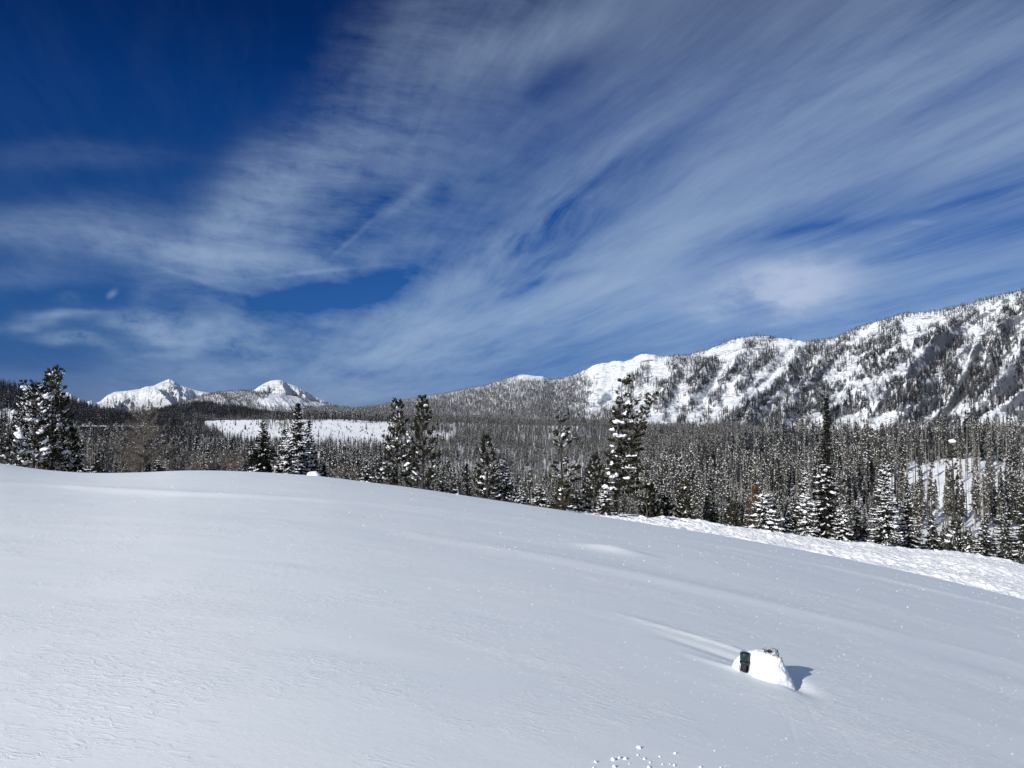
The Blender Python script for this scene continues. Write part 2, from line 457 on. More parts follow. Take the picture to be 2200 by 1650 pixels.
def bank_row(pxx): return np.interp(pxx, bank_x, bank_y)

hill = None
def build_hill():
    azs = np.concatenate([np.linspace(-180, -42, 36, endpoint=False), np.linspace(-42, 42, 880, endpoint=False), np.linspace(42, 180, 36, endpoint=False)])
    rs = np.concatenate([np.linspace(0.05, 4.4, 16, endpoint=False), np.geomspace(4.4, 95, 390)])
    A, R_ = np.meshgrid(rad(1) * azs, rs)
    x, y = R_ * np.sin(A), R_ * np.cos(A)
    z = hill_z(x, y)
    me = mesh_np('snow_hill', np.stack([x, y, z], -1).reshape(-1, 3), grid_faces(len(rs), len(azs), True)[:, ::-1], [m_snow])
    return add_obj('snow_hill', me, kind='structure')
hill = build_hill()

def build_valley():
    us = np.linspace(-700, 2900, 300); ds = np.geomspace(46, 7000, 230)
    U, D = np.meshgrid(us, ds)
    x = (U - 1100) / FPX / CP * D
    me = mesh_np('valley_ground', np.stack([x, D, valley_z(x, D)], -1).reshape(-1, 3), grid_faces(len(ds), len(us)), [m_farsnow])
    o = add_obj('valley_ground', me, kind='structure')
    # plain snowfield all round so that the ground reaches the horizon
    an = np.linspace(0, 2 * math.pi, 96, endpoint=False); rr = np.array([80, 300, 1500, 6000, 28000.0])
    A, R_ = np.meshgrid(an, rr)
    x, y = R_ * np.sin(A), R_ * np.cos(A)
    z = np.where(R_ < 100, -32.0, -75.0) - R_ * 0.004
    me = mesh_np('terrain', np.stack([x, y, z], -1).reshape(-1, 3), grid_faces(len(rr), len(an), True)[:, ::-1], [m_farsnow])
    add_obj('terrain', me, kind='structure')
build_valley()

def bank_z(x, y):
    """rough plowed snow between the hill's back and the trees, on the right"""
    pxx = 1100 + FPX * x / y * CP
    Dn = np.interp(pxx, [1180, 1300, 1700, 2200, 2900], [60, 58, 52, 46, 41]); Df = np.interp(pxx, [1180, 1300, 1700, 2200, 2900], [64, 66, 66, 65, 63])
    t = np.clip((y - Dn) / (Df - Dn), 0, 1)
    row0 = crest_row(pxx) + np.interp(pxx, [1180, 1290, 1500], [22, 16, 22]); row1 = bank_row(pxx) + 3
    z = slope_of(row0) * Dn * (1 - t) + slope_of(row1) * Df * t
    z = z + 0.22 * np.sin(t * math.pi)
    lump = ridged(x / 1.1, y / 1.5, 41, 4) - 0.55
    rgh = 0.35 + 0.65 * sstep(fbm(x / 9, y / 3, 49, 3), -.35, .25)
    z = z + 0.32 * rgh * lump * np.minimum(1, t * 6) + 0.10 * fbm(x / 0.35, y / 0.35, 45, 3) + 0.25 * fbm(x / 5, y / 4, 47, 2)
    z = z - 1.8 * sstep(y, Df + 0.5, Df + 5.5) - 0.8 * sstep(Dn - y, 0, 3)
    return z, Dn, Df
def build_bank():
    us = np.linspace(1215, 2500, 820); tt = np.linspace(-0.12, 1.45, 150)
    U, T = np.meshgrid(us, tt)
    Dn = np.interp(U, [1180, 1300, 1700, 2200, 2900], [60, 58, 52, 46, 41]); Df = np.interp(U, [1180, 1300, 1700, 2200, 2900], [64, 66, 66, 65, 63])
    D = Dn + (Df - Dn) * T
    x = (U - 1100) / FPX / CP * D
    z, _, _ = bank_z(x, D)
    me = mesh_np('snow_bank', np.stack([x, D, z], -1).reshape(-1, 3), grid_faces(len(tt), len(us)), [m_plow])
    return add_obj('snow_bank', me, kind='structure')
build_bank()
def ground_z(x, y):
    z = np.maximum(hill_z(x, y), valley_z(x, y)) if y < 100 else valley_z(x, y)
    pxx = 1100 + FPX * x / y
    if y < 68 and pxx > 1230: z = max(float(z), float(bank_z(np.array(x), np.array(y))[0]))
    return float(z)

# ---------------------------------------------------------------- mountains
m_mount, t_, b_ = new_mat('mountain_snow_rock')
oc, ox, oy, oz = objco(t_)
geo = t_.nodes.new('ShaderNodeNewGeometry')
sp = t_.nodes.new('ShaderNodeSeparateXYZ'); t_.links.new(geo.outputs['Normal'], sp.inputs[0])
nz = N(sp.outputs[2])
n1 = noise(vec(ox * 0.006, oy * 0.006, oz * 0.03), 1.0, 8.0, 0.7)
n2 = noise(vec(ox * 0.02, oy * 0.02, oz * 0.11), 1.0, 6.0, 0.7)
rk = smooth(n1 * 1.0 + n2 * 0.7 - nz * 0.25, 0.72, 0.79)
scrub = smooth(noise(vec(ox * 0.045, oy * 0.045, oz * 0.11), 1.0, 6.0, 0.8), 0.485, 0.58) * smooth(n1, 0.36, 0.60, 0.35, 1.0)
setin(b_, base=mixcol((rk * 0.85).max(scrub * 0.72), SNOW, (0.085, 0.092, 0.115)), rough=0.85, spec=0.1)
bump(t_, b_, noise(vec(ox * 0.03, oy * 0.03, oz * 0.05), 1.0, 8.0, 0.7), 0.8, 9.0)

m_peak, t_, b_ = new_mat('peak_snow')
oc, ox, oy, oz = objco(t_)
geo = t_.nodes.new('ShaderNodeNewGeometry')
sp = t_.nodes.new('ShaderNodeSeparateXYZ'); t_.links.new(geo.outputs['Normal'], sp.inputs[0])
nz = N(sp.outputs[2])
n1 = noise(vec(ox * 0.004, oy * 0.004, oz * 0.009), 1.0, 9.0, 0.72)
rk = smooth(n1 - nz * 0.22, 0.40, 0.50) * smooth(noise(vec(ox * 0.016, oy * 0.016, oz * 0.016), 1.0, 6.0, 0.75), 0.42, 0.56)
lowz = smooth(oz + (n1 - 0.5) * 300.0, 330.0, 160.0)
tex = smooth(noise(vec(ox * 0.02, oy * 0.02, oz * 0.02), 1.0, 6.0, 0.8), 0.40, 0.60)
setin(b_, base=mixcol((rk * 0.75).max(lowz * tex * 0.85), SNOW, (0.14, 0.15, 0.19)), rough=0.85, spec=0.1)
bump(t_, b_, n1, 1.0, 130.0)

m_fhill, t_, b_ = new_mat('wooded_slope')
oc, ox, oy, oz = objco(t_)
n1 = noise(vec(ox * 0.03, oy * 0.004, oz * 0.03), 1.0, 6.0, 0.8)
n3 = noise(vec(ox * 0.0022, oy * 0.0003, oz * 0.0045), 1.0, 6.0, 0.7)
f1 = smooth(n1, 0.36, 0.60)
glade = smooth(n3 + (n1 - 0.5) * 0.25, 0.57, 0.62)
setin(b_, base=mixcol((f1 * 0.45 + 0.40) * (1.0 - glade * 0.85), SNOW, (0.055, 0.065, 0.085)), rough=0.9, spec=0.05)
bump(t_, b_, n1, 1.0, 25.0)

RID_X = [640, 740, 790, 850, 900, 950, 1000, 1040, 1085, 1105, 1120, 1135, 1150, 1165, 1182, 1230, 1255, 1290, 1320, 1345, 1370, 1390, 1403, 1425, 1480, 1530, 1570, 1600, 1640, 1680, 1740, 1770, 1800, 1850, 1900, 1950, 2000, 2050, 2100, 2140, 2200, 2350, 2600, 2950]
RID_Y = [893, 880, 874, 864, 855, 846, 836, 829, 815, 809, 805, 806, 808, 808, 817, 808, 795, 781, 777, 776, 765, 759, 762, 767, 764, 748, 732, 725, 721, 726, 734, 731, 725, 703, 688, 674, 670, 662, 649, 639, 625, 600, 570, 560]
RIBS = [[(1684, 898), (1783, 772), (1844, 735)], [(1750, 862), (1905, 780), (2016, 723)], [(1864, 894), (1971, 829), (2057, 735)], [(2044, 862), (2102, 776)], [(2098, 894), (2180, 845), (2215, 743)],
        [(1480, 858), (1531, 792)], [(1533, 866), (1580, 794)], [(1586, 836), (1640, 778)], [(1420, 880), (1452, 812)], [(1610, 905), (1700, 822)], [(1925, 870), (1990, 855)], [(2130, 800), (2170, 700)], [(1700, 800), (1760, 742)], [(1350, 830), (1385, 795)],
        [(1780, 905), (1850, 862)], [(1940, 905), (2010, 880)], [(1560, 905), (1625, 868)], [(1880, 770), (1935, 712)]]
GULLS = [[(2048, 850), (2085, 790), (2104, 728)], [(1828, 742), (1885, 700)], [(1780, 880), (1838, 815)], [(1880, 880), (1925, 845)], [(1640, 880), (1690, 835)], [(2000, 900), (2040, 860)], [(1505, 862), (1560, 790)], [(1440, 900), (1490, 850)], [(2110, 900), (2190, 860)],
         [(1225, 893), (1290, 850)], [(1255, 893), (1320, 850)], [(1700, 870), (1745, 820)], [(1990, 790), (2040, 740)], [(1800, 905), (1860, 890)]]
def rib_field(U, row):
    wig = 6 * fbm(U / 14, row / 14, 337, 3)
    rb = np.zeros_like(U); gb = np.zeros_like(U)
    for r in RIBS: rb = np.maximum(rb, np.exp(-(np.maximum(seg_dist(U, row, r)[0] + wig, 0) / 11) ** 2))
    for r in GULLS: gb = np.maximum(gb, np.exp(-(np.maximum(seg_dist(U, row, r)[0] + wig * .5, 0) / 6) ** 2))
    return rb, gb
def mtn_fn(U, W):
    """U picture column of the line of sight, W 0 foot .. 1 ridge .. 1.3 behind: world x, y, z of the right-hand range"""
    Dr = np.interp(U, [640, 740, 1140, 1290, 1500, 1900, 2300, 2900], [6800, 6400, 5400, 4700, 4000, 3450, 3050, 2700])
    Db = np.interp(U, [640, 740, 1200, 1500, 1900, 2300, 2900], [3600, 3300, 2550, 2150, 1850, 1650, 1500])
    W1 = np.clip(W, 0, 1)
    D = Db + (Dr - Db) * W1 ** 1.0
    yr = np.interp(U, RID_X, RID_Y) + sstep(U, 1150, 1260) * (2.4 * (0.5 - ridged(U / 17, 0 * U + 3, 501, 4)) + 1.6 * fbm(U / 7, 0 * U, 503, 2)) + 1.0 * fbm(U / 30, 0 * U, 505, 3)
    yb = np.interp(U, [640, 1200, 1600, 2200, 2900], [902, 925, 945, 965, 975])
    zb = slope_of(yb) * Db; zr = slope_of(yr) * Dr
    prof = 0.30 * W1 + 0.70 * W1 ** 1.55
    z = zb + (zr - zb) * prof
    H_ = np.maximum(zr - zb, 1)
    env = np.sin(np.clip(W1, 0, 1) * math.pi) ** 0.7 * np.minimum(1, H_ / 250)
    # spurs that fall from the upper right to the lower left
    rowp = yb + (yr - yb) * W1
    q = U + 1.05 * rowp
    wob = 46 * fbm(U / 210, W * 2.0, 61, 3)
    rib = ridged((q + wob) / 118, W * 0.55, 63, 4, 0.55) - 0.58
    rib2 = ridged((q * 0.96 + wob * 0.6) / 43, W * 1.3, 67, 3, 0.5) - 0.5
    amp = np.interp(U, [740, 1230, 1500, 2200], [0.10, 0.16, 0.25, 0.28]) * H_
    disp = env * amp * (rib * 1.0 + rib2 * 0.34)
    rb, gb = rib_field(U, rowp)
    rise = env * H_ * (0.075 * rb - 0.05 * gb)
    z = z + disp * 0.62 + rise * 0.8
    D = D - disp * 2.0 - rise * 1.4
    fineN = fbm(U / 16, rowp / 11, 71, 4)
    z = z + fineN * env * 13
    behind = np.clip(W - 1, 0, 1)
    D = D + behind * 1800; z = z - behind * behind * 900 - behind * 160
    x = uofx(U) * D
    return x, D, z
def build_mtn():
    us = np.linspace(640, 2950, 760); ws = np.concatenate([np.linspace(0, 1, 145), [1.05, 1.15, 1.4, 1.9]])
    U, W = np.meshgrid(us, ws)
    x, D, z = mtn_fn(U, W)
    me = mesh_np('mountain_range', np.stack([x, D, z], -1).reshape(-1, 3), grid_faces(len(ws), len(us)), [m_mount])
    return add_obj('mountain_range', me, kind='structure')
build_mtn()

RS = {}
def ridge_sheet(name, xs, ys, D0, D1, base_row, mat, nu=420, nw=90, amp=0.12, freq=60, lean=0.4, seed=1, tops=1.0, smoothr=True):
    us = np.linspace(min(xs), max(xs), nu); ws = np.concatenate([np.linspace(0, 1, nw), [1.1, 1.4, 2.0]])
    U, W = np.meshgrid(us, ws); W1 = np.clip(W, 0, 1)
    yr = np.interp(U, xs, ys)
    D = D0 + (D1 - D0) * W1
    zb = slope_of(base_row) * D0; zr = slope_of(yr) * D1
    H_ = np.maximum(zr - zb, 1)
    z = zb + (zr - zb) * (0.5 * W1 + 0.5 * W1 ** tops)
    rowp = base_row + (yr - base_row) * W1
    env = np.sin(W1 * math.pi) ** 0.6
    rb = ridged((U + lean * rowp) / freq, W * 1.2 + rowp / (freq * 3), seed, 5, 0.55) - 0.56
    disp = env * amp * H_ * rb
    z = z + disp; D = D - disp * 2.2
    be = np.clip(W - 1, 0, 1)
    D = D + be * 2500; z = z - be * 420 - be * be * 300
    x = uofx(U) * D
    RS[name] = np.stack([x, D, z], -1)[:nw]
    me = mesh_np(name, np.stack([x, D, z], -1).reshape(-1, 3), grid_faces(len(ws), len(us)), [mat])
    return add_obj(name, me, kind='structure')

# the sharp white peak: explicit ridge lines so that its shaded north-east bowl lies where the photograph has it
def peak_surface(name, xs, ys, arete, D1, D0, base_row, mat, seed):
    us = np.linspace(min(xs), max(xs), 460); ws = np.concatenate([np.linspace(0, 1, 150), [1.15, 1.6]])
    U, W = np.meshgrid(us, ws); W1 = np.clip(W, 0, 1)
    yr = np.interp(U, xs, ys); rowp = base_row + (yr - base_row) * W1
    D = D0 + (D1 - D0) * W1
    zb = slope_of(base_row) * D0; zr = slope_of(yr) * D1
    z = zb + (zr - zb) * (0.40 * W1 + 0.60 * W1 ** 1.7)
    hold = sstep(1 - W1, 0.0, 0.30)
    for ax_, ay_, wl, wr, am in arete:
        a_u = np.interp(rowp, ay_, ax_)
        d = U - a_u
        k = np.where(d < 0, np.exp(d / wl), np.exp(-d / wr)) * np.interp(rowp, [ay_[0], ay_[0] + 14, ay_[-1] - 4, ay_[-1] + 14], [0.25, 1, 1, 0.2])
        z = z + am * k * 0.10 * hold; D = D - am * k * 1.6 * (0.25 + 0.75 * hold)
    env = np.sin(W1 * math.pi) ** 0.6
    rg = ridged(U / 26, rowp / 34, seed, 5, 0.55) - 0.56
    z = z + env * rg * 60; D = D - env * rg * 560
    be = np.clip(W - 1, 0, 1)
    D = D + be * 3000; z = z - be * 900
    x = uofx(U) * D
    me = mesh_np(name, np.stack([x, D, z], -1).reshape(-1, 3), grid_faces(len(ws), len(us)), [mat])
    return add_obj(name, me, kind='structure')
peak_surface('snowy_mountain', [110, 130, 145, 165, 185, 196, 206, 215, 228, 245, 270, 300, 310, 318, 328, 345, 362, 372, 385, 405, 425, 450, 480, 530, 600],
             [850, 842, 843, 853, 863, 861, 865, 862, 850, 842, 840, 836, 831, 830, 829, 821, 814, 819, 828, 834, 840, 844, 852, 864, 884],
             [([318, 322, 345, 360, 372], [829, 838, 850, 862, 880], 26, 16, 420), ([362, 366, 385, 420], [814, 824, 850, 880], 16, 60, 110), ([302, 290, 262, 235], [836, 845, 862, 880], 22, 12, 160)],
             11500, 9000, 898, m_peak, 81)
peak_surface('snowy_mountain', [470, 500, 530, 545, 556, 566, 580, 596, 606, 616, 630, 645, 660, 672, 690, 705, 730, 760],
             [858, 851, 842, 838, 830, 824, 818, 816, 818, 824, 828, 834, 843, 850, 858, 864, 874, 890],
             [([600, 606, 606, 615], [816, 824, 836, 850], 14, 12, 300), ([625, 640, 660], [828, 842, 858], 12, 14, 180), ([572, 566, 560], [824, 836, 850], 20, 9, 160)],
             11000, 9000, 895, m_peak, 87)
ridge_sheet('wooded_hill', [340, 360, 400, 430, 450, 475, 490, 520, 560, 600, 640, 690, 730, 770, 820, 900], [888, 876, 861, 852, 847, 842, 841, 839, 843, 846, 852, 866, 874, 879, 882, 884],
            5200, 8200, 900, m_mount, 500, 110, 0.24, 70, -0.6, 91)
ridge_sheet('dark_foothill', [300, 350, 380, 420, 460, 500, 540, 580, 640], [892, 880, 872, 867, 869, 875, 882, 888, 896], 3400, 4200, 900, m_fhill, 260, 40, 0.12, 90, 0.5, 95)
# near dark hill at the left edge
LH_X = [-700, -300, 0, 30, 60, 90, 130, 170, 200, 240, 275, 320, 380]
LH_Y = [800, 808, 829, 833, 842, 850, 864, 876, 884, 893, 901, 906, 909]
def lh_fn(U, W):
    W1 = np.clip(W, 0, 1)
    D = 1150 + 750 * W1; yr = np.interp(U, LH_X, LH_Y)
    zb = slope_of(916) * 1150; zr = slope_of(yr) * 1900
    z = zb + (zr - zb) * W1 + 6 * fbm(U / 60, W * 2, 77, 3) * np.sin(W1 * math.pi)
    be = np.clip(W - 1, 0, 1); D = D + be * 900; z = z - be * 90
    return uofx(U) * D, D, z
us = np.linspace(-700, 380, 160); ws = np.concatenate([np.linspace(0, 1, 50), [1.2, 1.6, 2.0]])
U_, W_ = np.meshgrid(us, ws)
me = mesh_np('hill', np.stack(lh_fn(U_, W_), -1).reshape(-1, 3), grid_faces(len(ws), len(us)), [m_farsnow])
add_obj('hill', me, kind='structure')
# ---------------------------------------------------------------- plant materials
def needle_mat(name, c1, c2, sc):
    m, t_, b_ = new_mat(name)
    oc, ox, oy, oz = objco(t_)
    inf = t_.nodes.new('ShaderNodeObjectInfo')
    r = N(inf.outputs['Random'])
    n = noise(vec(ox + r * 30.0, oy, oz), sc, 3.0)
    stand_ = smooth(noise(inf.outputs['Location'], 0.011, 4.0, 0.65), 0.40, 0.62)       # stands differ in hue and age
    c = mixcol(smooth(n * 0.6 + r * 0.4, 0.35, 0.65), c1, c2)
    lo, hi = (0.55, 0.62, 0.62), (1.35, 1.28, 1.2)
    setin(b_, base=mixcol(1.0, c.s, mixcol(stand_, lo, hi).s, 'MULTIPLY'), rough=0.75, spec=0.12)
    return m
m_pine = needle_mat('pine_needles', (0.020, 0.021, 0.013), (0.052, 0.046, 0.020), 1.1)
m_spruce = needle_mat('spruce_needles', (0.014, 0.017, 0.014), (0.032, 0.034, 0.022), 1.1)
m_rust = needle_mat('rusty_needles', (0.085, 0.045, 0.022), (0.13, 0.08, 0.04), 1.6)
m_forest = needle_mat('forest_needles', (0.034, 0.038, 0.035), (0.072, 0.070, 0.058), 0.3)
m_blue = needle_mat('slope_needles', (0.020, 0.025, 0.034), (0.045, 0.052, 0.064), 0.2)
def bark_mat(name, c1, c2):
    m, t_, b_ = new_mat(name)
    oc, ox, oy, oz = objco(t_)
    n = noise(vec(ox * 14.0, oy * 14.0, oz * 3.0), 1.0, 4.0, 0.65)
    setin(b_, base=mixcol(smooth(n, 0.35, 0.65), c1, c2), rough=0.9, spec=0.1)
    bump(t_, b_, n, 0.6, 0.02)
    return m
m_bark = bark_mat('dark_bark', (0.030, 0.025, 0.022), (0.065, 0.055, 0.047))
m_grey = bark_mat('grey_deadwood', (0.13, 0.12, 0.11), (0.26, 0.24, 0.22))
m_twig = bark_mat('twig_bark', (0.10, 0.085, 0.07), (0.19, 0.165, 0.14))
m_ts, t_, b_ = new_mat('tree_snow')
oc, ox, oy, oz = objco(t_)
bump(t_, b_, noise(vec(ox, oy, oz), 7.0, 4.0, 0.6), 0.5, 0.05)
setin(b_, base=(0.90, 0.90, 0.91), rough=0.7, spec=0.15)

# ---------------------------------------------------------------- geometry pieces (vertex / triangle arrays)
class Buf:
    def __init__(s): s.v, s.f, s.n = [], [], 0
    def add(s, v, f):
        v = np.asarray(v, float).reshape(-1, 3); f = np.asarray(f, int)
        s.v.append(v); s.f.append(f + s.n); s.n += len(v)
    def get(s):
        if not s.v: return np.zeros((0, 3)), np.zeros((0, 3), int)
        return np.concatenate(s.v), np.concatenate(s.f)
def unit(a): return a / (np.linalg.norm(a, axis=-1, keepdims=True) + 1e-9)
def blades(buf, base, d, length, width, rng):
    """thin pointed blades: base (n,3), direction (n,3)"""
    d = unit(d); r = rng.normal(size=d.shape); s = unit(np.cross(d, r))
    L = np.broadcast_to(np.asarray(length, float), (len(d),))[:, None]; w = np.broadcast_to(np.asarray(width, float), (len(d),))[:, None]
    v = np.stack([base - s * w * 0.35, base + s * w * 0.35, base + d * L * 0.6 + s * w * 0.5, base + d * L, base + d * L * 0.6 - s * w * 0.5], 1)
    n = len(d); o = np.arange(n)[:, None] * 5
    f = np.concatenate([o + np.array([0, 1, 2]), o + np.array([0, 2, 4]), o + np.array([4, 2, 3])])
    buf.add(v, f)
def tris(buf, base, d, length, width, rng, s=None):
    d = unit(d)
    if s is None: s = unit(np.cross(d, rng.normal(size=d.shape)))
    L = np.broadcast_to(np.asarray(length, float), (len(d),))[:, None]; w = np.broadcast_to(np.asarray(width, float), (len(d),))[:, None]
    v = np.stack([base - s * w * 0.5, base + s * w * 0.5, base + d * L], 1)
    buf.add(v, np.arange(len(d) * 3).reshape(-1, 3))
def tube(buf, pts, r0, r1, k=6):
    pts = np.asarray(pts, float); n = len(pts)
    tg = unit(np.gradient(pts, axis=0)); ref = np.array([0.31, 0.17, 0.05]) if abs(tg[0, 2]) > 0.7 else np.array([0, 0, 1.0])
    a = unit(np.cross(tg, ref)); b = np.cross(tg, a)
    rr = np.linspace(r0, r1, n)[:, None, None]; an = np.linspace(0, 2 * math.pi, k, endpoint=False)[None, :, None]
    v = pts[:, None, :] + rr * (a[:, None] * np.cos(an) + b[:, None] * np.sin(an))
    q = grid_faces(n, k, True)
    buf.add(v.reshape(-1, 3), np.concatenate([q[:, [0, 1, 2]], q[:, [0, 2, 3]]]))
_p = (1 + 5 ** 0.5) / 2
ICO_V = unit(np.array([[-1, _p, 0], [1, _p, 0], [-1, -_p, 0], [1, -_p, 0], [0, -1, _p], [0, 1, _p], [0, -1, -_p], [0, 1, -_p], [_p, 0, -1], [_p, 0, 1], [-_p, 0, -1], [-_p, 0, 1]], float))
ICO_F = np.array([[0, 11, 5], [0, 5, 1], [0, 1, 7], [0, 7, 10], [0, 10, 11], [1, 5, 9], [5, 11, 4], [11, 10, 2], [10, 7, 6], [7, 1, 8], [3, 9, 4], [3, 4, 2], [3, 2, 6], [3, 6, 8], [3, 8, 9], [4, 9, 5], [2, 4, 11], [6, 2, 10], [8, 6, 7], [9, 8, 1]])
def _sub(v, f):
    v = list(map(tuple, v)); c = {}
    def mid(a, b):
        k = (min(a, b), max(a, b))
        if k not in c:
            m = (np.array(v[a]) + np.array(v[b])); m /= np.linalg.norm(m); v.append(tuple(m)); c[k] = len(v) - 1
        return c[k]
    nf = []
    for a, b, d in f:
        x, y, z = mid(a, b), mid(b, d), mid(d, a); nf += [(a, x, z), (b, y, x), (d, z, y), (x, y, z)]
    return np.array(v), np.array(nf)
ICO1_V, ICO1_F = _sub(ICO_V, ICO_F)
def lumps(buf, c, ax, sx, sy, sz, rng, fine=True):
    """snow clods: ellipsoids lying along ax with uneven skins"""
    V, F = (ICO1_V, ICO1_F) if fine else (ICO_V, ICO_F)
    c = np.asarray(c, float); ax = unit(np.asarray(ax, float)); n = len(c)
    if n == 0: return
    up = np.array([0, 0, 1.0]); side = unit(np.cross(ax, up)); up2 = np.cross(side, ax)
    jit = 1 + rng.normal(size=(n, len(V))) * (0.13 if fine else 0.18)
    P = V[None] * jit[..., None]
    P = P * np.where(P[..., 2:3] < 0, np.array([1, 1, 0.45]), 1.0)
    S = np.stack([np.broadcast_to(sx, n), np.broadcast_to(sy, n), np.broadcast_to(sz, n)], -1)[:, None, :]
    P = P * S
    W = c[:, None] + P[..., 0:1] * ax[:, None] + P[..., 1:2] * side[:, None] + P[..., 2:3] * up2[:, None]
    buf.add(W.reshape(-1, 3), (F[None] + (np.arange(n) * len(V))[:, None, None]).reshape(-1, 3))

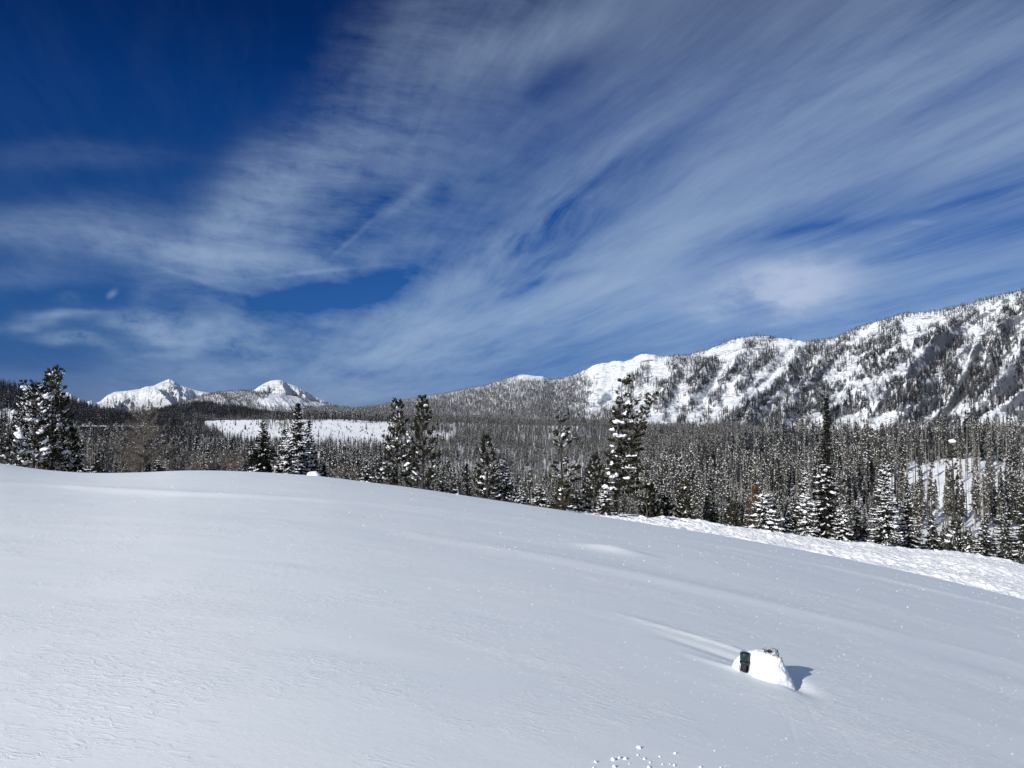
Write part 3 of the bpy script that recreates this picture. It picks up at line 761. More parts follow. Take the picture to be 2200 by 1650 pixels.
def big_conifer(H, R, kind, rng, snow=0.5, lean=(0, 0), bare=0.05, dens=1.0, top_bare=0.0, blob=1.0, gap=0.0, profile=None, upturn=None, snow_top=1.0, flag=0.0, split=0.93):
    """a near tree: trunk, limbs, crown of needle blades, snow load. lean = sideways run of the tip in metres"""
    tr, lb, cr, sn = Buf(), Buf(), Buf(), Buf()
    k = 9; tt = np.linspace(0, 1, k)
    bx = rng.normal(0, 0.012 * H, k).cumsum() * 0.35
    tp = np.stack([lean[0] * tt ** 1.7 + bx * tt, lean[1] * tt ** 1.7, tt * H], -1)
    r0 = 0.012 * H + 0.04
    tube(tr, tp, r0, 0.012, 7)
    def tpos(t): return np.stack([np.interp(t, tt, tp[:, i]) for i in range(3)], -1)
    nb = int((H * 9.5 if kind == 'pine' else H * 19) * dens)
    ts = bare + (1 - bare) * (np.linspace(0, 1, nb) ** 0.92) + rng.normal(0, 0.006, nb)
    if kind == 'pine': ts = np.round(ts * H / 0.42) * 0.42 / H + rng.normal(0, 0.007, nb)      # whorls
    ts = np.clip(ts, bare, 0.985)
    if gap > 0:
        ts = ts[fbm(ts * 9, np.zeros_like(ts), int(rng.integers(999)), 2) > -0.5 + gap]
    az = np.cumsum(np.full(len(ts), 2.399)) + rng.normal(0, 0.35, len(ts))
    if profile is None: profile = ([0, .12, .3, .6, .85, 1], [.85, 1, .88, .55, .25, .06]) if kind != 'pine' else ([0, .1, .35, .6, .8, .93, 1], [.75, 1, .92, .68, .42, .22, .08])
    Ls = R * np.interp(ts, profile[0], profile[1]) * rng.uniform(0.62, 1.18, len(ts)) + 0.06
    if flag: Ls = Ls * (1 + flag * np.cos(az))
    if upturn is None: upturn = 0.55 if kind == 'pine' else -0.05
    for t, a, L in zip(ts, az, Ls):
        o = tpos(t); h = np.array([math.cos(a), math.sin(a), 0])
        ns = 5; s = np.linspace(0, 1, ns)
        if kind == 'pine':
            rise = rng.uniform(-0.05, 0.22) + 0.32 * t
            curve = (rise * s + (upturn * s ** 2.4) * (0.45 + 0.7 * t)) * L - (1 - t) * 0.22 * s * L
        else:
            drp = -0.16 - 0.42 * (1 - t) + 0.35 * max(0, t - 0.75) * 4
            curve = (drp * s + 0.30 * s ** 2.5 + upturn * s) * L
        side = np.array([-h[1], h[0], 0]) * rng.normal(0, 0.10)
        P = o + h * s[:, None] * L + side * (s[:, None] ** 2) * L; P[:, 2] += curve
        tube(lb, P[:: 2], 0.010 + 0.010 * L, 0.005, 3)
        seg = unit(np.gradient(P, axis=0))
        if kind == 'pine':
            m = max(3, int(L / 0.13))
            sq = rng.uniform(0.30, 1.0, m) ** 0.8; sq[0] = 1.0
            C = np.stack([np.interp(sq, s, P[:, i]) for i in range(3)], -1); T = np.stack([np.interp(sq, s, seg[:, i]) for i in range(3)], -1)
            offs = rng.normal(0, 0.06, (m, 3)) * (0.4 + 0.6 * L) * (1.2 - sq)[:, None]
            C = C + offs
            q = 10
            Cb = np.repeat(C, q, 0); Tb = np.repeat(T, q, 0)
            dd = Tb * 0.75 + rng.normal(size=Cb.shape) * 0.55 + np.array([0, 0, 0.25])
            blades(cr, Cb + rng.normal(0, 0.03, Cb.shape), dd, rng.uniform(0.14, 0.28, len(Cb)), rng.uniform(0.045, 0.08, len(Cb)), rng)
        else:
            m = max(5, int(L / 0.055))
            sq = rng.uniform(0.10, 1.0, m)
            C = np.stack([np.interp(sq, s, P[:, i]) for i in range(3)], -1); T = np.stack([np.interp(sq, s, seg[:, i]) for i in range(3)], -1)
            sd = np.stack([-T[:, 1], T[:, 0], 0 * T[:, 0]], -1) * np.where(rng.random(m) < 0.5, -1, 1)[:, None]
            ln = (0.10 + 0.34 * L * (1.08 - sq)) * rng.uniform(0.6, 1.1, m)
            q = 7
            Cb = np.repeat(C, q, 0) + rng.normal(0, .02, (m * q, 3)); dd = np.repeat(T * 0.7 + sd * 0.9, q, 0) + rng.normal(0, 0.28, (m * q, 3)) + np.array([0, 0, -0.22])
            tris(cr, Cb, dd, np.repeat(ln, q) * rng.uniform(0.5, 1.1, m * q), rng.uniform(0.06, 0.11, m * q), rng)
        # snow
        sm = snow * (1.0 if t < split else snow_top)
        if rng.random() < sm * (0.95 if kind == 'pine' else 0.92):
            if kind == 'pine':
                nn = max(1, int(L / 0.22 * rng.uniform(0.5, 1.2))); sq = rng.uniform(0.4, 1.0, nn)
                sz = rng.uniform(0.05, 0.115, nn) * (0.7 + 0.25 * min(L, 1.6))
            else:
                nn = max(2, int(L / 0.10)); sq = np.linspace(0.25, 1.0, nn) + rng.normal(0, .04, nn)
                on = fbm(sq * 4.0, np.full(nn, t * 90.0), int(rng.integers(9999)), 2) > 0.35 - 0.75 * sm
                sq = np.clip(sq[on], .15, 1.0); nn = len(sq)
                sz = rng.uniform(0.035, 0.085, nn) * (0.75 + 0.25 * min(L, 1.5))
            if nn:
                big = np.where(rng.random(nn) < (0.13 if kind == 'pine' else 0.05) * blob, rng.uniform(1.3, 2.1, nn) * (0.6 + 0.4 * blob), 1.0)
                sz = sz * big
                C = np.stack([np.interp(sq, s, P[:, i]) for i in range(3)], -1); T = np.stack([np.interp(sq, s, seg[:, i]) for i in range(3)], -1)
                C[:, 2] += sz * 0.3 + 0.02
                for rep in range(3):                      # a clod is a few lumps grown together
                    k_ = np.ones(nn, bool) if rep == 0 else (big > 1.01) | (rng.random(nn) < .35)
                    if not k_.any(): continue
                    z_ = sz[k_] * (1.0 if rep == 0 else 0.62); m_ = int(k_.sum())
                    off = rng.normal(0, .75, (m_, 3)) * z_[:, None] * np.array([1, 1, .45]) if rep else 0
                    lumps(sn, C[k_] + off, T[k_] + rng.normal(0, .25, (m_, 3)) * np.array([1, 1, .3]), z_ * rng.uniform(0.9, 1.5, m_), z_ * rng.uniform(0.8, 1.25, m_), z_ * rng.uniform(0.5, 0.85, m_), rng, bool(rep == 0 and kind == 'pine'))
            # dusting on the sprays
            m = int(L * 14 * sm) + 1
            sq = rng.uniform(0.25, 1.0, m)
            C = np.stack([np.interp(sq, s, P[:, i]) for i in range(3)], -1) + rng.normal(0, 0.07 + 0.06 * L, (m, 3)) * np.array([1, 1, 0.4])
            C[:, 2] += 0.04
            lumps(sn, C, rng.normal(size=(m, 3)) * np.array([1, 1, 0.2]), rng.uniform(0.025, 0.065, m), rng.uniform(0.025, 0.05, m), rng.uniform(0.015, 0.03, m), rng, False)
    # leader
    q = 26; C = tpos(rng.uniform(0.93, 1.0, q)); blades(cr, C, rng.normal(0, 0.35, (q, 3)) + np.array([0, 0, 1]), rng.uniform(0.10, 0.2, q), 0.045, rng)
    return tr, lb, cr, sn
def put_tree(name, label, category, X0, Y0, bufs, mats, group=None, parts=('trunk', 'limbs', 'crown', 'snow_load'), rot=0.0, z=None):
    e = bpy.data.objects.new(name, None); COL.objects.link(e); e.empty_display_size = 0.5
    z = ground_z(X0, Y0) if z is None else z
    e.location = (X0, Y0, z - 0.03); e.rotation_euler.z = rot
    e['label'] = label; e['category'] = category
    if group: e['group'] = group
    for pn, b, m in zip(parts, bufs, mats):
        v, f = b.get()
        if len(f) == 0: continue
        o = add_obj(pn, mesh_np(pn, v, f, [m], smoothf=(pn in ('trunk', 'limbs', 'snow_load', 'snow_cap'))), e)
        if pn in ('snow_load', 'limbs'): o['kind'] = 'stuff'
    return e

# ---------------------------------------------------------------- the trees along the crest, one by one
def crest_tree(pxx, top, wpx, D, kind, label, seed, mat=None, **kw):
    rng = np.random.default_rng(seed)
    X0 = float(uofx(pxx) * D); z = ground_z(X0, D)
    ztop = float(slope_of(top) * D)
    H = ztop - z + 0.03; R = wpx / FPX * D * 0.5
    lean = kw.pop('lean_px', 0)
    if lean: kw['lean'] = (lean / FPX * D, 0)
    name = kw.pop('name', 'pine_tree' if kind == 'pine' else 'spruce_tree')
    b = big_conifer(H, R, kind, rng, **kw)
    mt = mat or (m_pine if kind == 'pine' else m_spruce)
    return put_tree(name, label, name.split('_')[0] + ' tree', X0, D, b, (m_bark, m_bark, mt, m_ts))
CREST = [
    # left cluster
    (112, 801, 92, 62, 'pine', 'tall dark pine with a snow cap on its bare forked tip, near the left edge', 11, dict(snow=.55, blob=1.3, dens=1.45, profile=([0, .15, .45, .62, .78, .9, 1], [1, 1.0, .85, .6, .42, .40, .2]))),
    (74, 838, 78, 60, 'pine', 'bushy pine with snow clods on its crown beside the tallest left pine', 12, dict(snow=.85, blob=1.6, dens=1.45, profile=([0, .3, .6, .85, 1], [1, 1, .9, .8, .45]))),
    (38, 968, 62, 58, 'pine', 'low snowy pine bush at the foot of the bushy pine by the left edge', 13, dict(snow=.8, dens=1.5, blob=1.3, name='pine_shrub')),
    (150, 925, 60, 63, 'pine', 'short pine speckled with snow, just right of the tallest pine near the left edge', 14, dict(snow=.5, dens=1.3, blob=1.2)),
    (172, 960, 50, 70, 'spruce', 'low snowy spruce in the dip between the left pines and the bare brown tree', 15, dict(snow=.7)),
    (345, 985, 50, 72, 'spruce', 'low snow dusted spruce right beside the foot of the bare brown tree', 16, dict(snow=.6)),
    (448, 968, 32, 75, 'spruce', 'small thin snowy spruce between the bare brown tree and the spruce clump', 17, dict(snow=.6)),
    (212, 975, 44, 68, 'spruce', 'stubby spruce half way between the left pines and the bare brown tree', 18, dict(snow=.4)),
    # spruce clump
    (566, 905, 66, 62, 'spruce', 'dark narrow spruce at the left end of the spruce clump', 21, dict(snow=.45, dens=1.2)),
    (548, 955, 50, 63, 'spruce', 'short spruce skirting the left foot of the spruce clump', 22, dict(snow=.4)),
    (612, 922, 56, 64, 'spruce', 'dark spruce in the middle of the clump, behind the grey stump', 23, dict(snow=.55, dens=1.1)),
    (640, 867, 78, 61, 'spruce', 'tallest spruce of the clump, its tiers heaped with snow, slim dark tip', 24, dict(snow=1.0, blob=1.35, dens=1.25, split=.76, snow_top=.25, profile=([0, .2, .5, .72, .78, 1], [1, .95, .72, .42, .2, .06]))),
    (664, 905, 46, 63, 'spruce', 'slim dark spruce at the right end of the spruce clump', 25, dict(snow=.5)),
    (622, 945, 60, 59, 'spruce', 'low broad spruce with white snow shelves in front of the tallest spruce', 26, dict(snow=1.0, blob=1.2)),
    (697, 998, 26, 64, 'spruce', 'tiny spruce beside the white snow lump on the crest', 27, dict(snow=.6)),
    (787, 990, 34, 72, 'spruce', 'small snow flecked spruce between the spruce clump and the pair of pines', 28, dict(snow=.7)),
    # pair of pines
    (853, 865, 66, 66, 'pine', 'left of the pair of tall pines, olive lit crown with snow clods low down', 31, dict(snow=.35, dens=.95, blob=1.3, profile=([0, .2, .45, .6, .75, .9, 1], [1, 1, .95, .6, .45, .36, .15]))),
    (908, 857, 72, 66, 'pine', 'right of the pair of tall pines, dark with upswept boughs and bare whorled tip', 32, dict(snow=.22, dens=1.0, blob=1.1, upturn=.7, profile=([0, .25, .5, .68, .8, .92, 1], [1, 1, .85, .62, .4, .26, .12]))),
    (822, 1015, 40, 64, 'pine', 'small pine bush at the left foot of the pair of tall pines', 33, dict(snow=.5, dens=1.4, name='pine_shrub')),
    (948, 1035, 36, 68, 'spruce', 'low snowy spruce at the right foot of the pair of tall pines', 34, dict(snow=.6)),
    # middle
    (1047, 942, 58, 64, 'pine', 'olive green pine of middling height alone in mid crest with a snowy companion', 41, dict(snow=.3, dens=1.15, blob=1.5)),
    (1082, 985, 62, 66, 'spruce', 'snow laden spruce leaning on the right side of the olive green mid crest pine', 42, dict(snow=.85, blob=1.3)),
    (1003, 1000, 16, 66, 'spruce', 'thin nearly bare dead spire left of the olive green mid crest pine', 43, dict(snow=.1, dens=.7)),
    (975, 1040, 34, 66, 'spruce', 'little reddish tinged spruce low on the crest left of the thin dead spire', 44, dict(snow=.5)),
    (1120, 1045, 40, 70, 'spruce', 'low spruce under the right side of the snow laden mid crest spruce', 45, dict(snow=.8)),
    (1206, 896, 92, 66, 'pine', 'tall sparse pine with long flat snowy boughs left of the leaning pine', 46, dict(snow=.5, dens=.75, blob=1.2, gap=.12, upturn=.12, flag=.3, profile=([0, .2, .35, .5, .7, .85, 1], [1, 1, .8, .65, .6, .35, .2]))),
    (1160, 1042, 62, 66, 'spruce', 'bushy snowy spruce left of the foot of the tall sparse pine', 47, dict(snow=.8, blob=1.2)),
    (1210, 1040, 50, 62, 'pine', 'bright olive young pine at the foot of the tall sparse pine', 48, dict(snow=.25, dens=1.5, name='pine_shrub')),
    (1240, 1055, 60, 64, 'spruce', 'wide low spruce with snow sheets between the sparse pine and the big leaning pine', 49, dict(snow=.9, blob=1.5)),
    (1277, 985, 56, 64, 'pine', 'dark slim pine with upswept boughs just left of the big leaning pine', 50, dict(snow=.15, dens=1.1, upturn=.8)),
    (1298, 1050, 56, 62, 'spruce', 'low dark spruce with a round snow clod left of the leaning pine', 51, dict(snow=.8, blob=1.8)),
    # behind the bank
    (1398, 1045, 44, 68, 'pine', 'olive young pine behind the left start of the bright snow bank', 61, dict(snow=.3, dens=1.4)),
    (1425, 1072, 46, 70, 'pine', 'low bushy pine between the two olive young pines behind the snow bank', 62, dict(snow=.5, dens=1.4, name='pine_shrub')),
    (1468, 1040, 48, 68, 'pine', 'dark olive young pine with lit right side behind the snow bank', 63, dict(snow=.35, dens=1.4)),
    (1576, 1085, 40, 70, 'pine', 'small rusty brown pine low behind the snow bank', 64, dict(snow=.3, dens=1.3, name='pine_shrub')),
    (1622, 1050, 34, 71, 'pine', 'rust coloured dying young pine behind the squat snow laden spruce', 65, dict(snow=.15, dens=1.3, mat=m_rust)),
    (1638, 1066, 76, 67, 'spruce', 'squat spruce almost buried under big snow clods, left of the tall spire', 66, dict(snow=1.0, blob=2.3, profile=([0, .4, .7, 1], [1, .95, .6, .35]))),
    (1726, 1012, 70, 69, 'spruce', 'snow clodded slim tipped spruce just left of the tall dark spire', 67, dict(snow=1.0, blob=2.1, profile=([0, .25, .5, .62, 1], [1, .85, .5, .24, .08]))),
    (1770, 852, 62, 70, 'spruce', 'very tall dark spire of a spruce rising far above the snow bank', 68, dict(snow=.55, blob=2.2, dens=1.35, split=.55, snow_top=.06, profile=([0, .12, .35, .5, .58, .8, 1], [1, .85, .8, .66, .36, .26, .10]))),
    (1806, 1085, 60, 69, 'spruce', 'bushy snowy spruce at the right foot of the tall dark spire', 69, dict(snow=.9, blob=1.6)),
    (1898, 1001, 74, 70, 'spruce', 'neat cone shaped snowy spruce with a flat snow cap, right of the tall spire', 70, dict(snow=1.0, blob=1.25, dens=1.2, profile=([0, .2, .5, .8, 1], [1, .92, .62, .34, .22]))),
    (1945, 1060, 66, 73, 'spruce', 'lower spruce at the right side of the neat cone shaped spruce', 71, dict(snow=.7)),
    (1840, 1090, 54, 74, 'spruce', 'low spruce halfway between the tall spire and the cone shaped spruce', 72, dict(snow=.65)),
    (2046, 945, 46, 82, 'pine', 'tall thin ragged pine, one white snow clod on its broken top', 73, dict(snow=.3, dens=.65, gap=.18, profile=([0, .3, .6, .9, 1], [1, .8, .6, .4, .35]))),
    (1997, 1105, 50, 76, 'spruce', 'low spruce with a lone snow clod right of the cone shaped spruce', 74, dict(snow=.6, blob=1.6)),
    (2150, 1080, 70, 76, 'spruce', 'snowy bushy spruce behind the far end of the snow bank', 75, dict(snow=.75)),
    (2192, 1050, 80, 74, 'spruce', 'dark snow flecked spruce at the right edge of the picture', 76, dict(snow=.6)),
    (2105, 1120, 56, 73, 'spruce', 'low spruce where the snow bank meets the forest near the right edge', 77, dict(snow=.7)),
    (2050, 1125, 56, 75, 'pine', 'low olive pine bush beneath the thin ragged pine', 78, dict(snow=.6, dens=1.3, name='pine_shrub')),
    (1690, 1100, 46, 70, 'spruce', 'small spruce tucked between the squat buried spruce and the clodded spruce', 79, dict(snow=.7)),
    (1530, 1080, 44, 72, 'spruce', 'dark little spruce between olive pines and rusty pine', 80, dict(snow=.5)),
]
for c in CREST:
    crest_tree(*c[:7], **c[7])

# the big leaning pine: two stems, the second one reaching out to the right
def leaning_pine():
    rng = np.random.default_rng(901)
    D = 63; X0 = float(uofx(1322) * D); z = ground_z(X0, D); H = float(slope_of(814) * D) - z
    b1 = big_conifer(H, 42 / FPX * D, 'pine', rng, snow=.22, dens=.95, blob=1.8, upturn=.06, flag=.5, gap=.10, lean=(0.55, 0), profile=([0, .12, .3, .5, .62, .8, 1], [.9, 1.05, 1.15, .95, .75, .55, .25]))
    H2 = (float(slope_of(846) * D) - z)
    b2 = big_conifer(H2, 32 / FPX * D, 'pine', rng, snow=.25, dens=.8, blob=1.3, upturn=.1, bare=.25, lean=(2.8, 0), profile=([0, .3, .55, .8, 1], [1, 1, .7, .42, .3]))
    out = []
    for a, c in zip(b1, b2):
        q = Buf(); q.add(*a.get()); q.add(*c.get()); out.append(q)
    slabs = []
    # the heavy snow slabs caught in its middle
    for pxx, pyy, sx, sz in ((1328, 905, .55, .20), (1316, 923, .35, .2), (1338, 936, .55, .14), (1350, 942, .4, .13), (1316, 958, .28, .15), (1315, 993, .28, .18), (1350, 1004, .6, .10), (1322, 1020, .42, .36), (1300, 1045, .38, .26), (1312, 1050, .3, .22), (1342, 888, .2, .16)):
        P = at(pxx, pyy, D - 0.7)
        q = Buf(); c0 = np.array([P[0] - X0, P[1] - D, P[2] - z])
        lumps(q, c0[None], np.array([[1, 0, -0.2]]), sx * .55, .2, sz * .7, rng)
        for _ in range(5):
            lumps(q, (c0 + rng.normal(0, 1, 3) * np.array([sx * .4, .1, sz * .35]))[None], np.array([[1, rng.normal(0, .4), -0.15]]), sx * rng.uniform(.18, .4), .14, sz * rng.uniform(.3, .6), rng)
        slabs.append(q)
    e = put_tree('pine_tree', 'biggest pine, leaning right with a second tip and heavy snow slabs', 'pine tree', X0, D, out, (m_bark, m_bark, m_pine, m_ts), z=z)
    for q in slabs: add_obj('snow_clod', mesh_np('snow_clod', *q.get(), [m_ts]), e)
leaning_pine()
# white clod on the ragged pine's tip and on the leftmost tall pine
def snow_lump_mesh(name, sx, sy, sz, seed, mat, rough=0.22):
    rng = np.random.default_rng(seed)
    v, f = _sub(*_sub(ICO1_V, ICO1_F))
    nrm = v.copy()
    d = 1 + rough * fbm(nrm[:, 0] * 1.7 + seed, nrm[:, 1] * 1.7 + nrm[:, 2] * 1.3, seed, 3)
    v = v * d[:, None] * np.array([sx, sy, sz])
    return mesh_np(name, v, f, [mat])
for par_label, pxx, pyy, D, s in (('tall thin ragged pine', 2046, 948, 82, .28), ('tall dark pine with a snow cap', 117, 803, 62, .17)):
    par = [o for o in COL.objects if o.get('label', '').startswith(par_label)][0]
    P = at(pxx, pyy, D)
    o = add_obj('snow_cap', snow_lump_mesh('snow_cap', s * 1.3, s, s * .7, 5, m_ts), par)
    o.location = (P[0] - par.location.x, 0, P[2] - par.location.z)

# ---------------------------------------------------------------- the bare brown tree and the leafless shrubs
def bare_tree(H, R, rng, nb, fineness=1.0, spread=0.9):
    tr, tw, sn = Buf(), Buf(), Buf()
    tt = np.linspace(0, 1, 8); bx = rng.normal(0, 0.02 * H, 8).cumsum() * 0.4
    tp = np.stack([bx, bx[::-1] * 0.3 - bx[-1] * 0.3, tt * H], -1)
    tube(tr, tp, 0.018 * H + .02, 0.008, 6)
    for i in range(nb):
        t = rng.uniform(0.08, 0.97); o = np.array([np.interp(t, tt, tp[:, j]) for j in range(3)])
        a = rng.uniform(0, 6.283); L = R * (1.1 - 0.75 * t) * rng.uniform(0.5, 1.15)
        up = rng.uniform(0.1, 0.7) * spread
        s = np.linspace(0, 1, 5)[:, None]
        d = np.array([math.cos(a), math.sin(a), up]); P = o + d * s * L + np.cumsum(rng.normal(0, 0.035 * L, (5, 3)), 0) * s
        P[:, 2] += 0.15 * L * s[:, 0] ** 2
        tube(tw, P, 0.008 + 0.010 * L, 0.004, 3)
        m = int(16 * fineness * (0.5 + L))
        sq = rng.uniform(0.2, 1, m); C = np.stack([np.interp(sq, s[:, 0], P[:, j]) for j in range(3)], -1)
        dd = rng.normal(size=(m, 3)) * 0.7 + unit(d) * 0.6 + np.array([0, 0, 0.35])
        tris(tw, C, dd, rng.uniform(0.15, 0.55, m) * (0.4 + 0.4 * L), 0.022, rng)
        C2 = C + unit(dd) * 0.15; tris(tw, C2, dd + rng.normal(size=(m, 3)) * 0.6, rng.uniform(0.1, 0.35, m) * (0.4 + .3 * L), 0.018, rng)
        if rng.random() < 0.45:
            k = max(1, int(L * 3)); sq = rng.uniform(0.2, 0.9, k); C = np.stack([np.interp(sq, s[:, 0], P[:, j]) for j in range(3)], -1)
            lumps(sn, C + np.array([0, 0, .02]), np.tile(d, (k, 1)), rng.uniform(.05, .14, k), .03, .022, rng, False)
    return tr, tw, sn
rng = np.random.default_rng(77)
D = 64; X0 = float(uofx(309) * D); z = ground_z(X0, D)
put_tree('larch_tree', 'leafless brown tree with spreading twiggy boughs, between the left pines and spruce clump', 'bare tree', X0, D, bare_tree(float(slope_of(880) * D) - z, 2.6, rng, 95, 1.5), (m_twig, m_twig, m_ts), parts=('trunk', 'limbs', 'snow_load'))
shrub_src = []
for i, (pxx, top, wd, D) in enumerate(((235, 962, 60, 66), (270, 975, 50, 64), (375, 955, 60, 67), (408, 972, 50, 66), (475, 965, 60, 68), (505, 978, 44, 66), (520, 960, 40, 72), (200, 985, 36, 70), (430, 985, 36, 64), (360, 990, 34, 63), (735, 1000, 44, 74), (765, 1008, 30, 72), (455, 992, 30, 65), (293, 992, 30, 63))):
    rng = np.random.default_rng(500 + i)
    X0 = float(uofx(pxx) * D); z = ground_z(X0, D); H = float(slope_of(top) * D) - z
    tr, tw, sn = bare_tree(max(H, .6), wd / FPX * D * .55, rng, 26, 1.2, 1.6)
    tr.add(*tw.get())
    LBL = ['leafless grey thicket shrub right of the left pines', 'low leafless shrub left of the bare brown tree', 'tall leafless shrub just right of the bare brown tree', 'leafless shrub second to the right of the bare brown tree',
           'wide leafless shrub left of the spruce clump', 'small leafless shrub touching the spruce clump', 'leafless shrub peeping over the left skirt of the spruce clump', 'tiny leafless shrub next to the short spruces by the left pines',
           'short leafless shrub midway to the spruce clump', 'knee high leafless shrub under the bare brown tree', 'leafless shrub on the crest right of the spruce clump', 'small leafless shrub left of the flecked spruce before the pair of pines',
           'knee high leafless shrub in the middle of the thicket', 'knee high leafless shrub at the left root of the bare brown tree'][i]
    put_tree('bare_shrub', LBL, 'shrub', X0, D, (tr, sn), (m_twig, m_ts), group='leafless shrubs along the left crest', parts=('limbs', 'snow_load'), z=z)
# ---------------------------------------------------------------- forest tree kinds (shared meshes)
def mid_conifer(rng, H=10.0, R=1.3, bare=0.12, nb=150, snow=0.35, dead=False, card=0.55, q=3, matn=None):
    """trunk and crown of one forest tree, H metres tall; snow patches lie on the boughs"""
    tr, cr, sn = Buf(), Buf(), Buf()
    tube(tr, np.array([[0, 0, -0.6], [rng.normal(0, .05), 0, H * .5], [rng.normal(0, .12), rng.normal(0, .1), H]]), 0.012 * H + .02, 0.02, 4)
    t = bare + (1 - bare) * rng.random(nb) ** 1.05
    a = rng.uniform(0, 6.283, nb)
    L = R * ((1.03 - t) / (1.03 - bare)) ** 0.75 * rng.uniform(0.45, 1.15, nb) + 0.08
    if dead: L *= 0.45
    hx = np.stack([np.cos(a), np.sin(a), np.where(t > .8, .35, -0.25) + rng.normal(0, .15, nb)], -1)
    base = np.stack([np.zeros(nb), np.zeros(nb), t * H], -1)
    s = unit(np.cross(unit(hx), np.array([0, 0, 1.0]) + rng.normal(0, .5, (nb, 3))))
    if dead:
        tris(cr, base, hx, L, 0.06, rng)
    else:
        for k in range(q):
            st = rng.uniform(0, .55, nb)
            dd = hx + rng.normal(0, .38, (nb, 3))
            tris(cr, base + hx * (st * L)[:, None], dd, L * (1 - st) * rng.uniform(.7, 1.1, nb), card * rng.uniform(.5, 1.1, nb), rng, None if k else s)
    m = rng.random(nb) < snow
    if m.any():
        st = rng.uniform(.25, .6, nb)
        dd = hx * np.array([1, 1, .6]); n = int(m.sum())
        sd = unit(np.cross(unit(dd[m]), np.array([0, 0, 1.0]) + rng.normal(0, .35, (n, 3))))
        c = base[m] + (hx * (st * L)[:, None])[m] + np.array([0, 0, .06 + .1 * card])
        tris(sn, c, dd[m], L[m] * rng.uniform(.25, .55, n), card * rng.uniform(.35, .8, n), rng, sd)
        tris(sn, c + dd[m] * .1, -dd[m] * .4 + rng.normal(0, .5, (n, 3)), L[m] * .25 + .1, card * .45, rng)
    return tr, cr, sn
def joined(bufs, name, mats):
    vs, fs, mi, n = [], [], [], 0
    for i, b in enumerate(bufs):
        v, f = b.get()
        vs.append(v); fs.append(f + n); mi.append(np.full(len(f), i)); n += len(v)
    return mesh_np(name, np.concatenate(vs), np.concatenate(fs), mats, np.concatenate(mi), smoothf=False)
KINDS = {}
def mk(kind, n, seed, mats, **kw):
    KINDS[kind] = []
    for i in range(n):
        rng = np.random.default_rng(seed + i)
        kw2 = {k: (x(rng) if callable(x) else x) for k, x in kw.items()}
        KINDS[kind].append((mid_conifer(rng, **kw2), mats))
# near forest kinds, unit height 10 m
mk('fir', 5, 1000, (m_bark, m_forest, m_ts), R=lambda r: r.uniform(1.7, 2.5), bare=.02, nb=330, snow=lambda r: r.uniform(.35, .75), card=.42)
mk('lodge', 6, 1100, (m_twig, m_forest, m_ts), R=lambda r: r.uniform(.8, 1.2), bare=lambda r: r.uniform(.12, .58), nb=210, snow=lambda r: r.uniform(.22, .55), card=.34)
mk('snag', 3, 1200, (m_grey, m_twig, m_ts), R=.9, bare=.15, nb=70, snow=.12, dead=True, card=.2)
# far kinds: fewer, larger pieces
mk('far', 6, 1300, (m_bark, m_forest, m_ts), R=lambda r: r.uniform(.7, 1.45), bare=lambda r: r.uniform(.0, .35), nb=66, snow=lambda r: r.uniform(.25, .62), card=.6, q=2)
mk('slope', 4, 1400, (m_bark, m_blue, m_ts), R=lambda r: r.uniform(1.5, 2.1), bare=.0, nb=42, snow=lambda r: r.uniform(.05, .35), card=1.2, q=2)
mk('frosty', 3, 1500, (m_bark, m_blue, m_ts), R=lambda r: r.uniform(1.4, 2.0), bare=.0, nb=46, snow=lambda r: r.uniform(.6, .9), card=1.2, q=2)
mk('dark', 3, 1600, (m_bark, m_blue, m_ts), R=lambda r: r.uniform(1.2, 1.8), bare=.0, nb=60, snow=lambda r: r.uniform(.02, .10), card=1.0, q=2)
MESH = {k: [joined(b, k + '_tree', m) for b, m in L] for k, L in KINDS.items()}

proto_col = bpy.data.collections.new('forest_tree_kinds')     # holds only the shared sources; not linked to the scene
ORDER = [('fir', 5), ('lodge', 6), ('snag', 3), ('far', 6), ('slope', 4), ('frosty', 3), ('dark', 3)]
OFF = {}; _i = 0
for k, n in ORDER:
    OFF[k] = _i
    for j in range(n):
        o = bpy.data.objects.new('k%03d_%s' % (_i, k), MESH[k][j]); proto_col.objects.link(o); _i += 1

